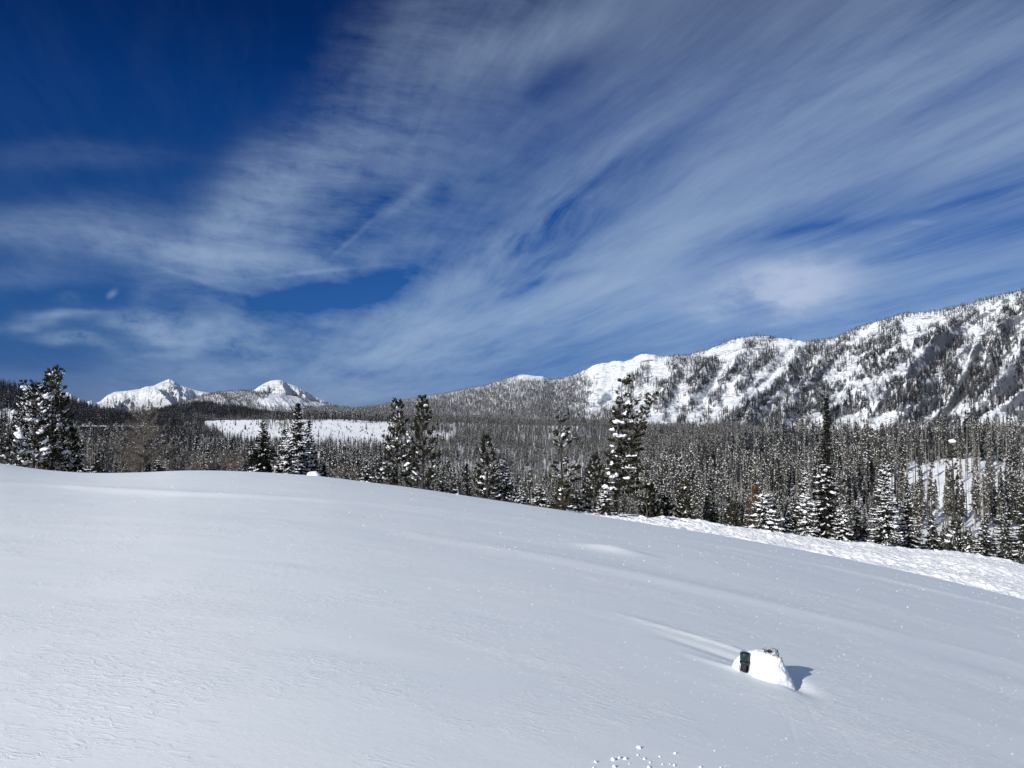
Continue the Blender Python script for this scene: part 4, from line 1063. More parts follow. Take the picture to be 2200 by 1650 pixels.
def scatter(name, pos, hgt, idx, rotz, label, width=None):
    """one object of countless trees: points that carry a tree kind, a height and a turn"""
    n = len(pos)
    me = bpy.data.meshes.new(name); me.vertices.add(n); me.vertices.foreach_set('co', np.asarray(pos, np.float32).ravel())
    w = hgt if width is None else width
    for nm, ty, arr in (('sc', 'FLOAT_VECTOR', np.stack([w, w, hgt], -1) / 10.0), ('rt', 'FLOAT_VECTOR', np.stack([np.zeros(n), np.zeros(n), rotz], -1)), ('id', 'INT', idx)):
        at_ = me.attributes.new(nm, ty, 'POINT')
        at_.data.foreach_set('vector' if ty == 'FLOAT_VECTOR' else 'value', np.asarray(arr, np.float32 if ty != 'INT' else np.int32).ravel())
    o = add_obj(name, me, kind='stuff', label=label)
    ng = bpy.data.node_groups.new(name + '_nodes', 'GeometryNodeTree')
    ng.interface.new_socket('Geometry', in_out='INPUT', socket_type='NodeSocketGeometry'); ng.interface.new_socket('Geometry', in_out='OUTPUT', socket_type='NodeSocketGeometry')
    gi = ng.nodes.new('NodeGroupInput'); go = ng.nodes.new('NodeGroupOutput')
    ci = ng.nodes.new('GeometryNodeCollectionInfo'); ci.inputs['Collection'].default_value = proto_col
    ci.inputs['Separate Children'].default_value = True; ci.inputs['Reset Children'].default_value = True
    ip = ng.nodes.new('GeometryNodeInstanceOnPoints'); ip.inputs['Pick Instance'].default_value = True
    def attr(nm, ty):
        a = ng.nodes.new('GeometryNodeInputNamedAttribute'); a.data_type = ty; a.inputs['Name'].default_value = nm; return a.outputs['Attribute']
    L = ng.links.new
    L(gi.outputs[0], ip.inputs['Points']); L(ci.outputs[0], ip.inputs['Instance'])
    L(attr('id', 'INT'), ip.inputs['Instance Index']); L(attr('sc', 'FLOAT_VECTOR'), ip.inputs['Scale'])
    e2r = ng.nodes.new('FunctionNodeEulerToRotation'); L(attr('rt', 'FLOAT_VECTOR'), e2r.inputs[0]); L(e2r.outputs[0], ip.inputs['Rotation'])
    L(ip.outputs[0], go.inputs[0])
    md = o.modifiers.new('trees', 'NODES'); md.node_group = ng
    return o

# ---------------------------------------------------------------- valley forest: where each tree stands
rngf = np.random.default_rng(4242)
def clearing(pxx, row, D):
    """0 = open snow, 1 = full forest"""
    k = np.ones_like(pxx)
    nz_ = fbm(pxx / 40, row / 10, 301, 3)
    # the white clearing in the middle distance and its neighbours
    top = np.interp(pxx, [440, 500, 560, 620, 700, 760, 830, 850], [906, 901, 899, 906, 904, 903, 903, 915]) + 7 * nz_
    bot = np.interp(pxx, [440, 480, 560, 640, 740, 830, 850], [920, 940, 952, 962, 966, 958, 930]) + 4 * nz_
    inm = (pxx > 442 + 10 * nz_) & (pxx < 848 + 14 * nz_) & (row > top) & (row < bot) & (D > 800)
    k = np.where(inm, 0.008, k)
    inm = (np.abs(pxx - 945 - 8 * nz_) < 34) & (row > 932) & (row < 950) & (D > 800); k = np.where(inm, .1, k)
    inm = (pxx > 172) & (pxx < 290) & (row > 904) & (row < 914) & (D > 1200); k = np.where(inm, .05, k)
    # thin, bright slope on the right
    g = np.exp(-(((pxx - 2070) / 150) ** 2 + ((row - 1045) / 52) ** 2)); k = k * (1 - .93 * sstep(g + .12 * nz_, .20, .42))
    g = np.exp(-(((pxx - 1690) / 110) ** 2 + ((row - 1010) / 45) ** 2)); k = k * (1 - .45 * sstep(g + .2 * nz_, .2, .8))
    g = np.exp(-(((pxx - 1860) / 110) ** 2 + ((row - 1030) / 26) ** 2)); k = k * (1 - .6 * sstep(g + .2 * nz_, .3, .7))
    k = np.where((D > 150) & (D < 700), k * (0.72 + 0.4 * sstep(fbm(pxx / 70, row / 16, 305, 3), -.3, .2)), k)
    return np.clip(k, 0, 1)
P_, K_, H_ = [], [], []
def band(D0, D1, per_area, hfn, kinds, probs, umin=-260, umax=2460):
    A = (umax - umin) / FPX * (D1 ** 2 - D0 ** 2) / 2
    n = int(A * per_area)
    D = np.sqrt(rngf.uniform(D0 ** 2, D1 ** 2, n)); U = rngf.uniform(umin, umax, n)
    x = (U - 1100) / FPX * D; z = valley_z(x, D)
    pp, row = to_px(x, D, z)
    keep = rngf.random(n) < clearing(pp, row, D)
    # stay off the bank and the hill's back
    keep &= ~((D < 69) & (pp > 1250))
    x, D, z, pp, row = x[keep], D[keep], z[keep], pp[keep], row[keep]
    hh = hfn(pp, D, len(x))
    hh = hh * np.clip(.95 + .55 * fbm(x / 55, D / 70, 381, 3), .5, 1.5)
    # the young growth right behind the bank stays low enough to leave the slope beyond in view
    lim = bank_row(pp) - rngf.uniform(45, 105, len(pp)) + 42 * ((pp > 1915) & (pp < 2190))
    over = (D < 235) & (pp > 1330) & (rngf.random(len(pp)) > .05)
    hmax = np.maximum((row - lim) / FPX * D, 1.2)
    hh = np.where(over, np.minimum(hh, hmax), hh)
    lim = crest_row(pp) - rngf.uniform(22, 80, len(pp))
    hh = np.where((D < 235) & (pp <= 1330), np.minimum(hh, np.maximum((row - lim) / FPX * D, 1.0)), hh)
    lim = np.where((pp > 430) & (pp < 1000), 940.0, 905.0) + rngf.normal(0, 7, len(pp))
    hh = np.where((D >= 235) & (D < 1100) & (pp < 1330), np.minimum(hh, np.maximum((row - lim) / FPX * D, 3.0)), hh)
    kk = rngf.choice(len(kinds), len(x), p=probs)
    ka = np.array([kinds[i] for i in kk], dtype='<U8')
    drk = (D > 330) & (rngf.random(len(x)) < np.interp(pp, [0, 420, 640, 1300, 1700, 2200], [.75, .65, .22, .14, .30, .25]))
    ka[drk] = 'dark'
    P_.append(np.stack([x, D, z - .1], -1)); H_.append(hh); K_.append(ka)
small_h = lambda p, D, n: rngf.uniform(2.0, 4.6, n) * np.interp(p, [0, 1100, 1500, 2200], [.8, .9, 1, 1.1])
mid_h = lambda p, D, n: rngf.uniform(4.5, 10.5, n)
tall_h = lambda p, D, n: (7 + 12 * rngf.random(n) ** 1.3) * np.interp(p, [0, 700, 1300, 1500, 2200], [1.0, .75, .85, 1.05, 1.05])
far_h = lambda p, D, n: rngf.uniform(9, 19, n)
band(72, 120, 0.085, small_h, ['fir', 'lodge', 'snag'], [.62, .33, .05])
band(120, 200, 0.055, mid_h, ['fir', 'lodge', 'snag'], [.42, .46, .12])
band(200, 420, 0.036, tall_h, ['fir', 'lodge', 'snag'], [.14, .66, .20])
band(420, 800, 0.030, tall_h, ['far', 'lodge', 'snag'], [.6, .32, .08])
band(800, 1500, 0.022, far_h, ['far'], [1.0])
band(1500, 3300, 0.0115, far_h, ['far'], [1.0])
def stand(n, u0, u1, D0, D1, h0, h1, kinds, probs):
    U = rngf.uniform(u0, u1, n); D = rngf.uniform(D0, D1, n); x = (U - 1100) / FPX * D
    P_.append(np.stack([x, D, valley_z(x, D) - .1], -1)); H_.append(rngf.uniform(h0, h1, n)); K_.append(np.array(kinds)[rngf.choice(len(kinds), n, p=probs)])
stand(120, 1900, 2230, 250, 400, 9, 16, ['snag', 'lodge'], [.72, .28])      # thin trunks crossing the open slope
stand(90, 1560, 1830, 240, 420, 9, 16, ['snag', 'lodge'], [.6, .4])
stand(120, 1480, 1720, 480, 620, 17, 24, ['dark', 'lodge'], [.6, .4])                  # the tall dark stand on the skyline of the wood
stand(70, 1720, 2230, 430, 620, 14, 21, ['lodge'], [1.0])
stand(60, 2080, 2230, 330, 460, 14, 20, ['lodge', 'snag'], [.7, .3])
stand(330, 585, 880, 1620, 1950, 14, 23, ['dark', 'lodge'], [.7, .3])                     # dark fringe above the white clearing
stand(120, 430, 600, 1650, 1950, 9, 17, ['far'], [1.0])
stand(120, 560, 640, 1330, 1650, 9, 17, ['far'], [1.0])                     # the tongue of trees that splits the clearing
stand(60, 700, 850, 1000, 1150, 8, 14, ['far'], [1.0])
P = np.concatenate(P_); Hh = np.concatenate(H_); K = np.concatenate(K_)
# leave out what the crest hides wholly
tp_x, tp_y = to_px(P[:, 0], P[:, 1], P[:, 2] + Hh)
vis = (tp_y < crest_row(tp_x) + 6)
inv = (tp_x > -60) & (tp_x < 2260)
P, Hh, K, tp_x, tp_y = P[vis], Hh[vis], K[vis], tp_x[vis], tp_y[vis]
inv = inv[vis]
shown = np.minimum(Hh / P[:, 1] * FPX, crest_row(tp_x) - tp_y)
shown = np.where(inv, shown, -1)
order = np.argsort(-shown)
N_SINGLE = 240
singles = order[:N_SINGLE]; rest = order[N_SINGLE:]

# sources for the single trees: trunk, crown, snow as parts
PART = {}
for k in ('fir', 'lodge', 'snag'):
    PART[k] = []
    for (bufs, mats) in KINDS[k]:
        row_ = []
        for pn, b, m in zip(('trunk', 'crown' if k != 'snag' else 'limbs', 'snow_load'), bufs, mats):
            v, f = b.get()
            if len(f): row_.append((pn, mesh_np(pn, v, f, [m], smoothf=False)))
        PART[k].append(row_)
PLACES = [(-99, 'left of the left edge pines'), (130, 'right of the left edge pines'), (250, 'around the bare brown tree'), (400, 'left of the spruce clump'), (520, 'at the spruce clump'), (690, 'right of the spruce clump'),
          (790, 'left of the two tall pines'), (880, 'right of the two tall pines'), (1000, 'by the olive crest pine'), (1110, 'by the sparse tall pine'), (1240, 'by the big leaning pine'), (1370, 'above the start of the snow bank'),
          (1500, 'by the rusty pine'), (1590, 'by the squat buried spruce'), (1680, 'left of the tall spire'), (1770, 'right of the tall spire'), (1860, 'by the cone shaped spruce'), (1960, 'left of the ragged pine'), (2050, 'right of the ragged pine'), (2130, 'at the right edge')]
KN = {'fir': ('fir_tree', 'fir tree', 'snow flecked bushy conifer'), 'lodge': ('lodgepole_pine', 'pine tree', 'slender thin crowned pine'), 'snag': ('dead_tree', 'dead tree', 'bare grey dead trunk')}
FW = {}
for n_, i in enumerate(singles):
    k = K[i] if K[i] in KN else 'lodge'
    nm, cat, lk = KN[k]
    near = 'low' if Hh[i] < 4.6 else ('middling' if Hh[i] < 10 else 'tall')
    plc = [p for u0, p in PLACES if tp_x[i] >= u0][-1]
    j = int(rngf.integers(len(PART[k])))
    e = bpy.data.objects.new(nm, None); COL.objects.link(e)
    e.location = P[i]; e.scale = (Hh[i] / 10 * rngf.uniform(.85, 1.15),) * 2 + (Hh[i] / 10,); e.rotation_euler.z = rngf.uniform(0, 6.28)
    rw = 'front row' if P[i][1] < 110 else ('second row' if P[i][1] < 170 else ('mid slope' if P[i][1] < 290 else 'far back'))
    e['label'] = near + ' ' + lk + ', ' + rw + ', ' + plc
    e['category'] = cat; e['group'] = near + ' ' + lk + 's, ' + rw + ', ' + plc
    for pn, me in PART[k][j]:
        o_ = add_obj(pn, me, e)
        if pn in ('snow_load', 'limbs'): o_['kind'] = 'stuff'
idx = np.array([OFF[k] for k in K]) + np.array([rngf.integers(dict(ORDER)[k]) for k in K])
scatter('forest', P[rest], Hh[rest], idx[rest], rngf.uniform(0, 6.28, len(rest)), 'dense snow dusted conifer forest filling the valley behind the hill')
print('FOREST', len(P), 'min shown single', shown[singles[-1]])

# ---------------------------------------------------------------- trees on the mountains
def mtn_trees():
    n = 150000
    U = rngf.uniform(700, 2420, n); W = rngf.uniform(0.0, 1.0, n) ** 0.9
    x, D, z = mtn_fn(U, W)
    pp, row = to_px(x, D, z)
    rel = W
    q = U + 1.05 * row
    # dark strips of trees on the spurs, open snow in the gullies between them
    strip = ridged((q + 46 * fbm(U / 210, W * 2.0, 61, 3)) / 118, W * .55, 63, 4, .55) - .58
    patchy = fbm(U / 34 + row / 40, row / 26 - U / 90, 311, 4)
    fine_ = fbm(U / 9, row / 14, 317, 3)
    clump = sstep(fbm(q / 46 + row / 300, row / 34 - U / 300, 331, 4), .02, .22)
    dens = -.06 + 1.0 * strip + .85 * patchy + .45 * fine_ + .65 * clump
    rb_, gb_ = rib_field(U, row)
    clump = np.maximum(clump * .8, rb_)
    dens = dens + 1.3 * rb_ - 1.5 * gb_ + .05
    wooded = sstep(U, 1330, 1200)                                     # the left, lower part is wooded all over
    dens = dens * (1 - wooded) + (.85 + .35 * patchy) * wooded
    snowcap = np.exp(-(((U - 1143) / 32) ** 2 + ((row - 811) / 9) ** 2)); dens = dens - 1.6 * snowcap
    crown = np.exp(-(((U - 1330) / 90) ** 2 + ((row - 790) / 26) ** 2)); dens = dens - .75 * crown
    foot = sstep(row, 905, 935); dens = dens + .25 * foot * (U > 1200) * (U < 1600)
    ridge = sstep(W, .93, .99); dens = dens + ridge * np.where(U > 1740, 1.0, .35)
    area = (D / 3000.0) ** 2
    keep = rngf.random(n) < np.clip(dens, 0, 1) * np.interp(U, [700, 1150, 1300, 2420], [.60, .55, .58, .72])
    x, D, z, U, W = x[keep], D[keep], z[keep], U[keep], W[keep]
    m = len(x)
    h_ = rngf.uniform(10, 24, m) * np.interp(U, [700, 1200, 1500, 2200], [1.15, 1.1, 1.0, .95]) * np.where(W > .9, .75, 1)
    cl = clump[keep]
    frost = rngf.random(m) < (np.interp(U, [700, 1100, 1250, 1700, 2300], [.85, .80, .60, .40, .28]) + .25 * (W > .7)) * (1 - .85 * cl * (U > 1230))
    ii = np.where(frost, OFF['frosty'] + rngf.integers(0, 3, m), np.where(rngf.random(m) < .25 + .6 * cl, OFF['dark'] + rngf.integers(0, 3, m), OFF['slope'] + rngf.integers(0, 4, m)))
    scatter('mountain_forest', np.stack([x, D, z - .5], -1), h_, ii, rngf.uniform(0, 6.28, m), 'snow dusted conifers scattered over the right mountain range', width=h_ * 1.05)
    print('MTN', m)
mtn_trees()
def wooded_trees():
    S = RS['wooded_hill']; r_, c_ = S.shape[:2]; n = 17000
    a = rngf.integers(0, r_, n); b = rngf.integers(0, c_, n)
    p = S[a, b] + rngf.normal(0, 12, (n, 3)) * np.array([1, 1, 0]); pp, row = to_px(p[:, 0], p[:, 1], p[:, 2])
    nn_ = fbm(pp / 26, row / 9, 371, 4)
    glade = np.exp(-(((pp - 598) / 55) ** 2 + ((row - 862) / 17) ** 2)) + np.exp(-(((pp - 690) / 34) ** 2 + ((row - 868) / 6) ** 2))
    k = (glade + .55 * nn_ < .42)
    p = p[k]; m = len(p); h_ = rngf.uniform(14, 26, m)
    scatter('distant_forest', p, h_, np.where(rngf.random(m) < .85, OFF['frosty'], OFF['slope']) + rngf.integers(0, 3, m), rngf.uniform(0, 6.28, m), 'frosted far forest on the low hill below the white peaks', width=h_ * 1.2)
wooded_trees()
def foothill_trees():
    S = RS['dark_foothill']; r_, c_ = S.shape[:2]; n = 5000
    p = S[rngf.integers(0, r_, n), rngf.integers(0, c_, n)] + rngf.normal(0, 9, (n, 3)) * np.array([1, 1, 0]); h_ = rngf.uniform(14, 24, n)
    scatter('foothill_forest', p, h_, OFF['dark'] + rngf.integers(0, 3, n), rngf.uniform(0, 6.28, n), 'dark blue green forest on the low ridge left of the white clearing', width=h_ * 1.3)
foothill_trees()
def hill_trees():
    n = 5200
    U = rngf.uniform(-260, 378, n); W = rngf.uniform(0.02, 1.0, n)
    x, D, z = lh_fn(U, W); pp, row = to_px(x, D, z)
    d = np.where((pp < 75) & (row > 884) & (row < 902), .1, 1) 
    k = rngf.random(n) < d
    x, D, z = x[k], D[k], z[k]; m = len(x)
    h_ = rngf.uniform(13, 24, m)
    scatter('hillside_forest', np.stack([x, D, z - .5], -1), h_, OFF['dark'] + rngf.integers(0, 3, m), rngf.uniform(0, 6.28, m), 'dark conifers covering the near hill at the left edge')
    # sparse young trees in the white clearing
    m = 420
    pp = rngf.uniform(455, 840, m); row = rngf.uniform(900, 955, m); D = np.interp(row, [900, 965], [1700, 900])
    x = (pp - 1100) / FPX * D; z = valley_z(x, D); h_ = rngf.uniform(1.2, 4.5, m) * np.where(rngf.random(m) < .06, 2.0, 1)
    scatter('young_trees', np.stack([x, D, z - .2], -1), h_, OFF['fir'] + rngf.integers(0, 5, m), rngf.uniform(0, 6.28, m), 'scattered small conifers in the white clearing', width=h_ * 1.5 + 1.5)
hill_trees()
# ---------------------------------------------------------------- small mound with the green capped fixture
m_mound, t_, b_ = new_mat('mound_snow')
oc, ox, oy, oz = objco(t_)
sc_ = noise(vec(ox, oy, oz), 46.0, 5.0, 0.75)
crumb = noise(vec(ox, oy, oz), 16.0, 4.0, 0.6)
where = smooth(oz + ox * 0.60 + oy * 0.30 + (crumb - 0.5) * 0.22, 0.17, 0.30)
frost = smooth(sc_, 0.43, 0.54) * where
setin(b_, base=mixcol(frost * 0.78, (0.80, 0.81, 0.82), (0.07, 0.07, 0.075)), rough=0.75, spec=0.15)
bump(t_, b_, crumb * 0.6 + sc_ * (where * 1.2 + 0.08), 0.7, 0.02)
m_green, t_, b_ = new_mat('green_enamel')
oc, ox, oy, oz = objco(t_)
setin(b_, base=mixcol(smooth(noise(vec(ox, oy, oz), 40.0, 3.0), 0.45, 0.75), (0.006, 0.020, 0.019), (0.012, 0.030, 0.028)), rough=0.42, spec=0.4)
m_black, t_, b_ = new_mat('black_metal')
oc, ox, oy, oz = objco(t_)
setin(b_, base=mixcol(smooth(noise(vec(ox, oy, oz), 30.0, 3.0), 0.45, 0.75), (0.012, 0.013, 0.014), (0.030, 0.032, 0.034)), rough=0.5, spec=0.35)

MD = M_POS[1]; PXM = MD / FPX
MX = float(uofx(1645, 1440) * (MD + .24)); MY = MD + .25
MZ = float(hill_z(np.array(MX), np.array(MY)))
MH = (float(slope_of(1392)) * MY - MZ) * .95
def mound_xyz(ang, t):
    """t 0 rim under the snow .. 1 top centre; ang 0 = right, 90 = away"""
    rx = np.where(np.cos(ang) > 0, .275, .44); ry = np.where(np.sin(ang) > 0, .24, .27)
    rho = 1 - t
    right = np.clip(np.cos(ang - .35), 0, 1); left = np.clip(-np.cos(ang), 0, 1) * 0.0; front = np.clip(-np.sin(ang), 0, 1)
    p = 2.25 + 2.6 * right ** 1.3 - .35 * left - .5 * front
    zz = (1 - rho ** p)
    z = MH * zz - .10 * rho ** 6
    x = rx * rho * np.cos(ang); y = ry * rho * np.sin(ang)
    sh = 1 - 0.10 * zz * (x > 0)
    x = x * sh - .02 * zz
    n_ = fbm(x / .12 + 9, y / .12 + z / .10, 401, 4)
    n2_ = fbm(x / .035, y / .035 + z / .03, 403, 3)
    rough = .012 + .020 * right
    x = x + np.cos(ang) * n_ * rough * 1.6; y = y + np.sin(ang) * n_ * rough * 1.6; z = z + n_ * rough * zz + n2_ * .008 * right * zz
    return x, y, z
FXX = float(uofx(1608, 1430) * (MD + .06)) - MX
aa = np.linspace(0, 2 * math.pi, 200, endpoint=False); tt = 1 - np.linspace(1, 0.0, 74) ** 0.8
A_, T_ = np.meshgrid(aa, tt)
x, y, z = mound_xyz(A_, T_)
fz0 = float(slope_of(1452)) * (MD + .08) - MZ; fz1 = float(slope_of(1409)) * (MD + .08) - MZ
# the niche in which the fixture sits
col = np.abs(x - FXX) < .075
zs_ = z[(np.abs(x - FXX) < .03) & (y < 0)]; ys_ = y[(np.abs(x - FXX) < .03) & (y < 0)]
o_ = np.argsort(zs_); y_mid = float(np.interp((fz0 + fz1) * .5, zs_[o_], ys_[o_]))
FY = y_mid + .012
inn = sstep(.072 - np.abs(x - FXX), 0, .022) * sstep(z, fz0 - .03, fz0 + .004) * sstep(fz1 + .022 - z, 0, .016)
y = np.where((y < FY + .03) & (y < 0), y * (1 - inn) + (FY + .012) * inn, y)
me = mesh_np('snow_mound', np.stack([x, y, z], -1).reshape(-1, 3), grid_faces(len(tt), len(aa), True), [m_mound])
mound = add_obj('snow_mound', me, label='small steep snow mound with a dark rimed top edge, alone on the open slope', category='snow mound')
mound.location = (MX, MY, MZ)
rngm = np.random.default_rng(31)
bm_ = Buf()
n = 420
a_ = rngm.uniform(-.6, 1.9, n); t0 = 1 - rngm.uniform(.45, .97, n) ** .8
x, y, z = mound_xyz(a_, t0)
k = rngm.random(n) < sstep(z + x * .4, MH * .72, MH * 1.05)
c = np.stack([x, y, z], -1)[k]
tris(bm_, c, rngm.normal(0, .5, c.shape) + np.array([.3, .1, .8]), rngm.uniform(.008, .028, len(c)), .0035, rngm)
q = rngm.normal(0, 1, (46, 3)) * np.array([.022, .01, .006]) + np.array([.015, -.055, MH * .985])
tris(bm_, q, rngm.normal(0, .6, q.shape) + np.array([0, -.3, .5]), .022, .012, rngm)
add_obj('frozen_stubble', mesh_np('frozen_stubble', *bm_.get(), [m_black], smoothf=False), mound, kind='stuff')

def lathe(prof, k=40):
    prof = np.array(prof); an = np.linspace(0, 2 * math.pi, k, endpoint=False)
    v = np.stack([prof[:, 0:1] * np.cos(an), prof[:, 0:1] * np.sin(an), np.repeat(prof[:, 1:2], k, 1)], -1).reshape(-1, 3)
    return v, grid_faces(len(prof), k, True)
FH = fz1 - fz0; R_ = 10.8 * PXM
fx = bpy.data.objects.new('ground_fixture', None); COL.objects.link(fx)
fx.location = (MX + FXX, MY + FY + .016, MZ + fz0); fx.rotation_euler = (rad(2), rad(1.5), 0)
fx['label'] = 'dark green capped black fixture set into the front of the small snow mound'; fx['category'] = 'fixture'
zc_ = FH * .52
add_obj('cap', mesh_np('cap', *lathe([(.002, FH), (R_ * .80, FH), (R_ * .93, FH - .003), (R_ * .97, FH - .010), (R_ * .97, zc_ + .012), (R_ * .90, zc_ + .011), (R_ * .90, zc_)]), [m_green]), fx)
add_obj('collar', mesh_np('collar', *lathe([(R_ * .88, zc_ + .010), (R_ * 1.06, zc_ + .009), (R_ * 1.07, zc_ + .002), (R_ * 1.04, zc_ - .010), (R_ * .98, zc_ - .014), (R_ * .80, zc_ - .016)]), [m_green]), fx)
add_obj('body', mesh_np('body', *lathe([(R_ * .86, zc_ - .006), (R_ * .86, zc_ - .03), (R_ * .74, .012), (R_ * .66, 0.0), (.002, -.001)]), [m_black]), fx)
sv, sf = [], []
b2 = Buf()
for (x0, x1, z0, z1) in ((R_ * .05, R_ * .62, .018, zc_ - .028),):
    k = 8; th0, th1 = -math.pi / 2 + math.asin(x0 / (R_ * .9)), -math.pi / 2 + math.asin(x1 / (R_ * .9))
    for i in range(k):
        a0 = th0 + (th1 - th0) * i / k; a1 = th0 + (th1 - th0) * (i + 1) / k
        pts = []
        for rr_, aa_, zz_ in ((0, a0, z0), (0, a1, z0), (0, a1, z1), (0, a0, z1)):
            r = R_ * (.74 + .12 * (zz_ - .012) / (zc_ - .042)) * 1.02 + .001
            pts.append((r * math.cos(aa_), r * math.sin(aa_), zz_))
        b2.add(pts, [[0, 1, 2], [0, 2, 3]])
m_slot, t_, b_ = new_mat('dark_opening'); oc, ox, oy, oz = objco(t_)
setin(b_, base=mixcol(noise(vec(ox, oy, oz), 50.0, 2.0), (0.002, 0.002, 0.002), (0.006, 0.006, 0.006)), rough=0.9, spec=0.0)
add_obj('slot', mesh_np('slot', *b2.get(), [m_slot]), fx)
for i in range(3):
    b3 = Buf(); a0 = -math.pi / 2 - .75 + i * .55
    v = []
    for zz_, rr_ in ((.02, .745), (zc_ - .03, .86)):
        for da in (-.02, .02): v.append((R_ * (rr_ + .03) * math.cos(a0 + da), R_ * (rr_ + .03) * math.sin(a0 + da), zz_))
    b3.add(v, [[0, 1, 3], [0, 3, 2]])
    add_obj('rib', mesh_np('rib', *b3.get(), [m_black]), fx)

# ---------------------------------------------------------------- clods of snow rolled down near the lower edge
BALLS = [(1373, 1604, 5.0, 'largest round snow clod of the scatter, highest at the bottom edge'), (1450, 1617, 3.8, 'snow clod with a dark shadow at the upper right of the scatter'), (1279, 1635, 4.2, 'lone snow clod at the left end of the scatter'),
         (1317, 1630, 5.2, 'lumpy twin snow clod left of the middle of the scatter'), (1330, 1627, 3.6, 'snow clod leaning on the lumpy twin clod'), (1343, 1629, 3.8, 'snow clod right of the lumpy twin clod'),
         (1319, 1645, 4.2, 'snow clod right below the lumpy twin clod'), (1370, 1621, 2.4, None), (1384, 1629, 3.0, None), (1396, 1637, 2.8, None), (1417, 1624, 2.6, None), (1423, 1641, 2.2, None), (1439, 1640, 2.4, None),
         (1448, 1643, 3.0, None), (1394, 1647, 3.6, 'flat snow clod cut by the bottom edge below the scatter middle'), (1505, 1647, 3.2, 'snow clod on the bottom edge right of the scatter'), (1548, 1648, 2.4, 'last snow clod to the right on the bottom edge'),
         (1535, 1612, 2.0, 'single crumb of snow up the slope right of the scatter'), (1275, 1648, 2.2, None), (1352, 1640, 2.0, None)]
for i, (a, b, r, lb) in enumerate(BALLS):
    h_ = hit(a, b + r * .6, lambda x_, y_: hill_base(x_, y_))
    zz = float(hill_z(np.array(h_[0]), np.array(h_[1])))
    # settle on the true surface along the same sight line
    for _ in range(6):
        D_ = h_[1]; s0 = float(slope_of(b + r * .6)); D_ = D_ + (zz - s0 * D_) / (s0 - GY) * 0.9 if abs(s0) > 1e-3 else D_
        h_ = np.array([float(uofx(a, b) * D_), D_]); zz = float(hill_z(np.array(h_[0]), np.array(h_[1])))
    s_m = r * h_[1] / FPX * 0.68
    me = snow_lump_mesh('snow_clod', s_m * 1.1, s_m, s_m * .9, 600 + i, m_ts, .75)
    o = add_obj('snow_clod', me, category='snow clod', group='snow clods scattered near the bottom edge', label=lb or 'tiny snow clod in the middle of the scatter near the bottom edge')
    o.location = (h_[0], h_[1], zz + s_m * .35)

# ---------------------------------------------------------------- things on the crest
def on_line(pxx, D, name, me, sink, **kw):
    X0 = float(uofx(pxx) * D); o = add_obj(name, me, **kw); o.location = (X0, D, ground_z(X0, D) - sink); return o
Dl = 59.5
zt = float(slope_of(1009)) * Dl; X0 = float(uofx(674) * Dl); gz = ground_z(X0, Dl)
o = add_obj('snow_lump', snow_lump_mesh('snow_lump', .52, .5, max(zt - gz, .3) * .8, 71, m_ts), label='bright white snow lump on the crest at the right foot of the spruce clump', category='snow lump')
o.location = (X0, Dl, gz)
bs = Buf(); D = 59
X0 = float(uofx(590) * D); gz = ground_z(X0, D); hs = float(slope_of(997)) * D - gz
tube(bs, [[.12, 0, -.3], [.08, 0, hs * .4], [-.10, 0, hs * .8], [-.16, 0, hs]], .10, .06, 8)
tube(bs, [[-.10, 0, hs * .75], [-.22, 0, hs * .95], [-.24, 0, hs * 1.1]], .05, .02, 6)
o = add_obj('stump', mesh_np('stump', *bs.get(), [m_grey]), label='pale grey bent dead stump in front of the spruce clump', category='stump'); o.location = (X0, D, gz)
D = 60; X0 = float(uofx(1388) * D); gz = ground_z(X0, D); bs = Buf(); hs = float(slope_of(1086)) * D - gz
tube(bs, [[0, 0, -.2], [.02, 0, hs * .6], [-.03, 0, hs]], .025, .012, 6)
tube(bs, [[0.01, 0, hs * .5], [.10, .02, hs * .75]], .015, .006, 5); tube(bs, [[0.0, 0, hs * .35], [-.12, .0, hs * .6]], .015, .006, 5)
o = add_obj('twig', mesh_np('twig', *bs.get(), [m_twig]), label='thin dead twig standing up at the left start of the snow bank', category='twig'); o.location = (X0, D, gz)

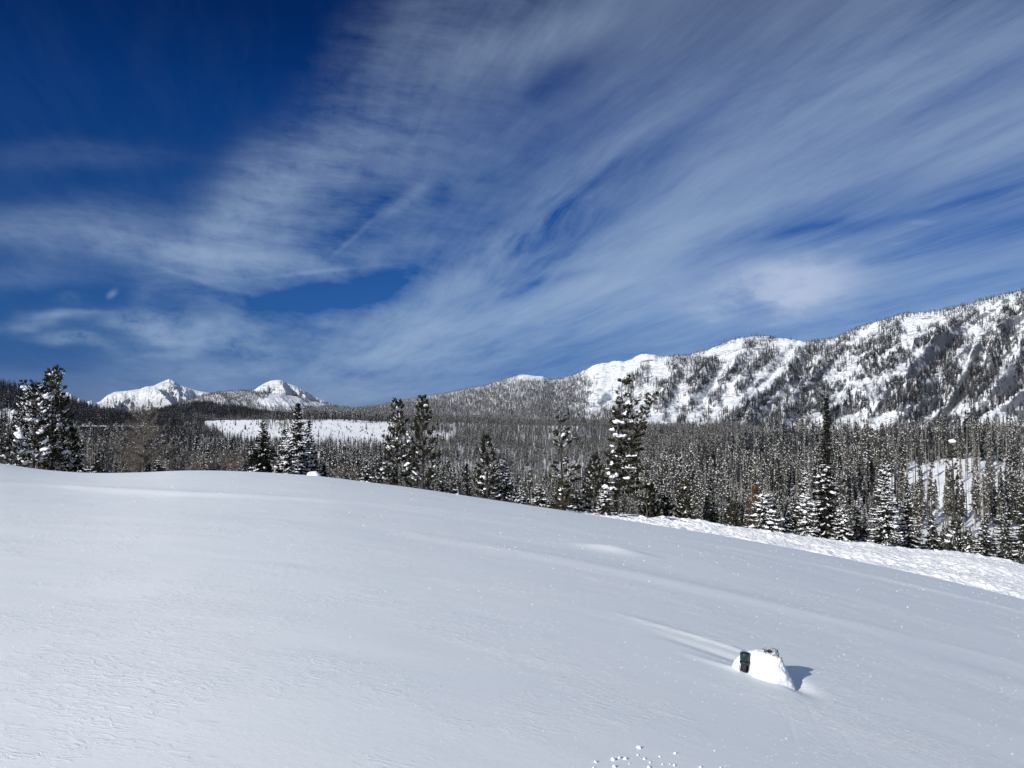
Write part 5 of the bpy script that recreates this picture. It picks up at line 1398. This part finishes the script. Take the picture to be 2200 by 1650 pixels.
# ---------------------------------------------------------------- glints on the crust, imitated by white flakes turned to the sun
def add_glints():
    rng = np.random.default_rng(5)
    n = 2900
    pxx = rng.uniform(-120, 2320, n); u_ = rng.random(n) ** 1.15
    row = crest_row(pxx) + 8 + (1690 - crest_row(pxx)) * u_
    pk = fbm(pxx / 150, row / 90, 811, 3); keep = rng.random(n) < .45 + 1.2 * pk + .25 * (pxx > 1500)
    pxx, row = pxx[keep], row[keep]; n = len(pxx)
    s0 = slope_of(row); az = np.arctan(uofx(pxx)); 
    # solve the base surface along each sight line, then settle on the true one
    D = 2.0 / np.maximum(-s0 + GX * uofx(pxx), .05)
    for _ in range(40):
        zz = hill_base(uofx(pxx) * D, D); D = np.clip(D + (zz - s0 * D) / (s0 - .0) * .35, 3, 70)
    x = uofx(pxx) * D; z = hill_z(x, D)
    sz = D / 788.0 * rng.uniform(.28, .62, n) * np.where(rng.random(n) < .1, 1.5, 1.0)
    sd_ = np.array(sdir); nrm = unit(sd_ + rng.normal(0, .25, (n, 3)) - np.stack([x, D, z], -1) / np.linalg.norm(np.stack([x, D, z], -1), axis=1)[:, None] * .6)
    a = unit(np.cross(nrm, rng.normal(size=(n, 3)))); b = np.cross(nrm, a)
    c = np.stack([x, D, z + sz * .35], -1)
    v = np.stack([c + a * sz[:, None] * .6, c + b * sz[:, None] * .5, c - a * sz[:, None] * .5, c - b * sz[:, None] * .6], 1).reshape(-1, 3)
    v = np.concatenate([v, c - nrm * sz[:, None] * .4])
    o4 = np.arange(n)[:, None] * 4; o5 = 4 * n + np.arange(n)[:, None]
    f = np.concatenate([o4 + [0, 1, 2], o4 + [0, 2, 3]] + [np.concatenate([o4 + i, o4 + (i + 1) % 4, o5], 1)[:, ::-1] for i in range(4)])
    add_obj('glint_flakes', mesh_np('glint_flakes', v, f, [m_ts], smoothf=False), kind='stuff', label='white sun-facing flakes standing in for glints over the snow slope')
add_glints()
print('TRIS', sum(sum(len(p.vertices) - 2 for p in m.polygons) for m in bpy.data.meshes))
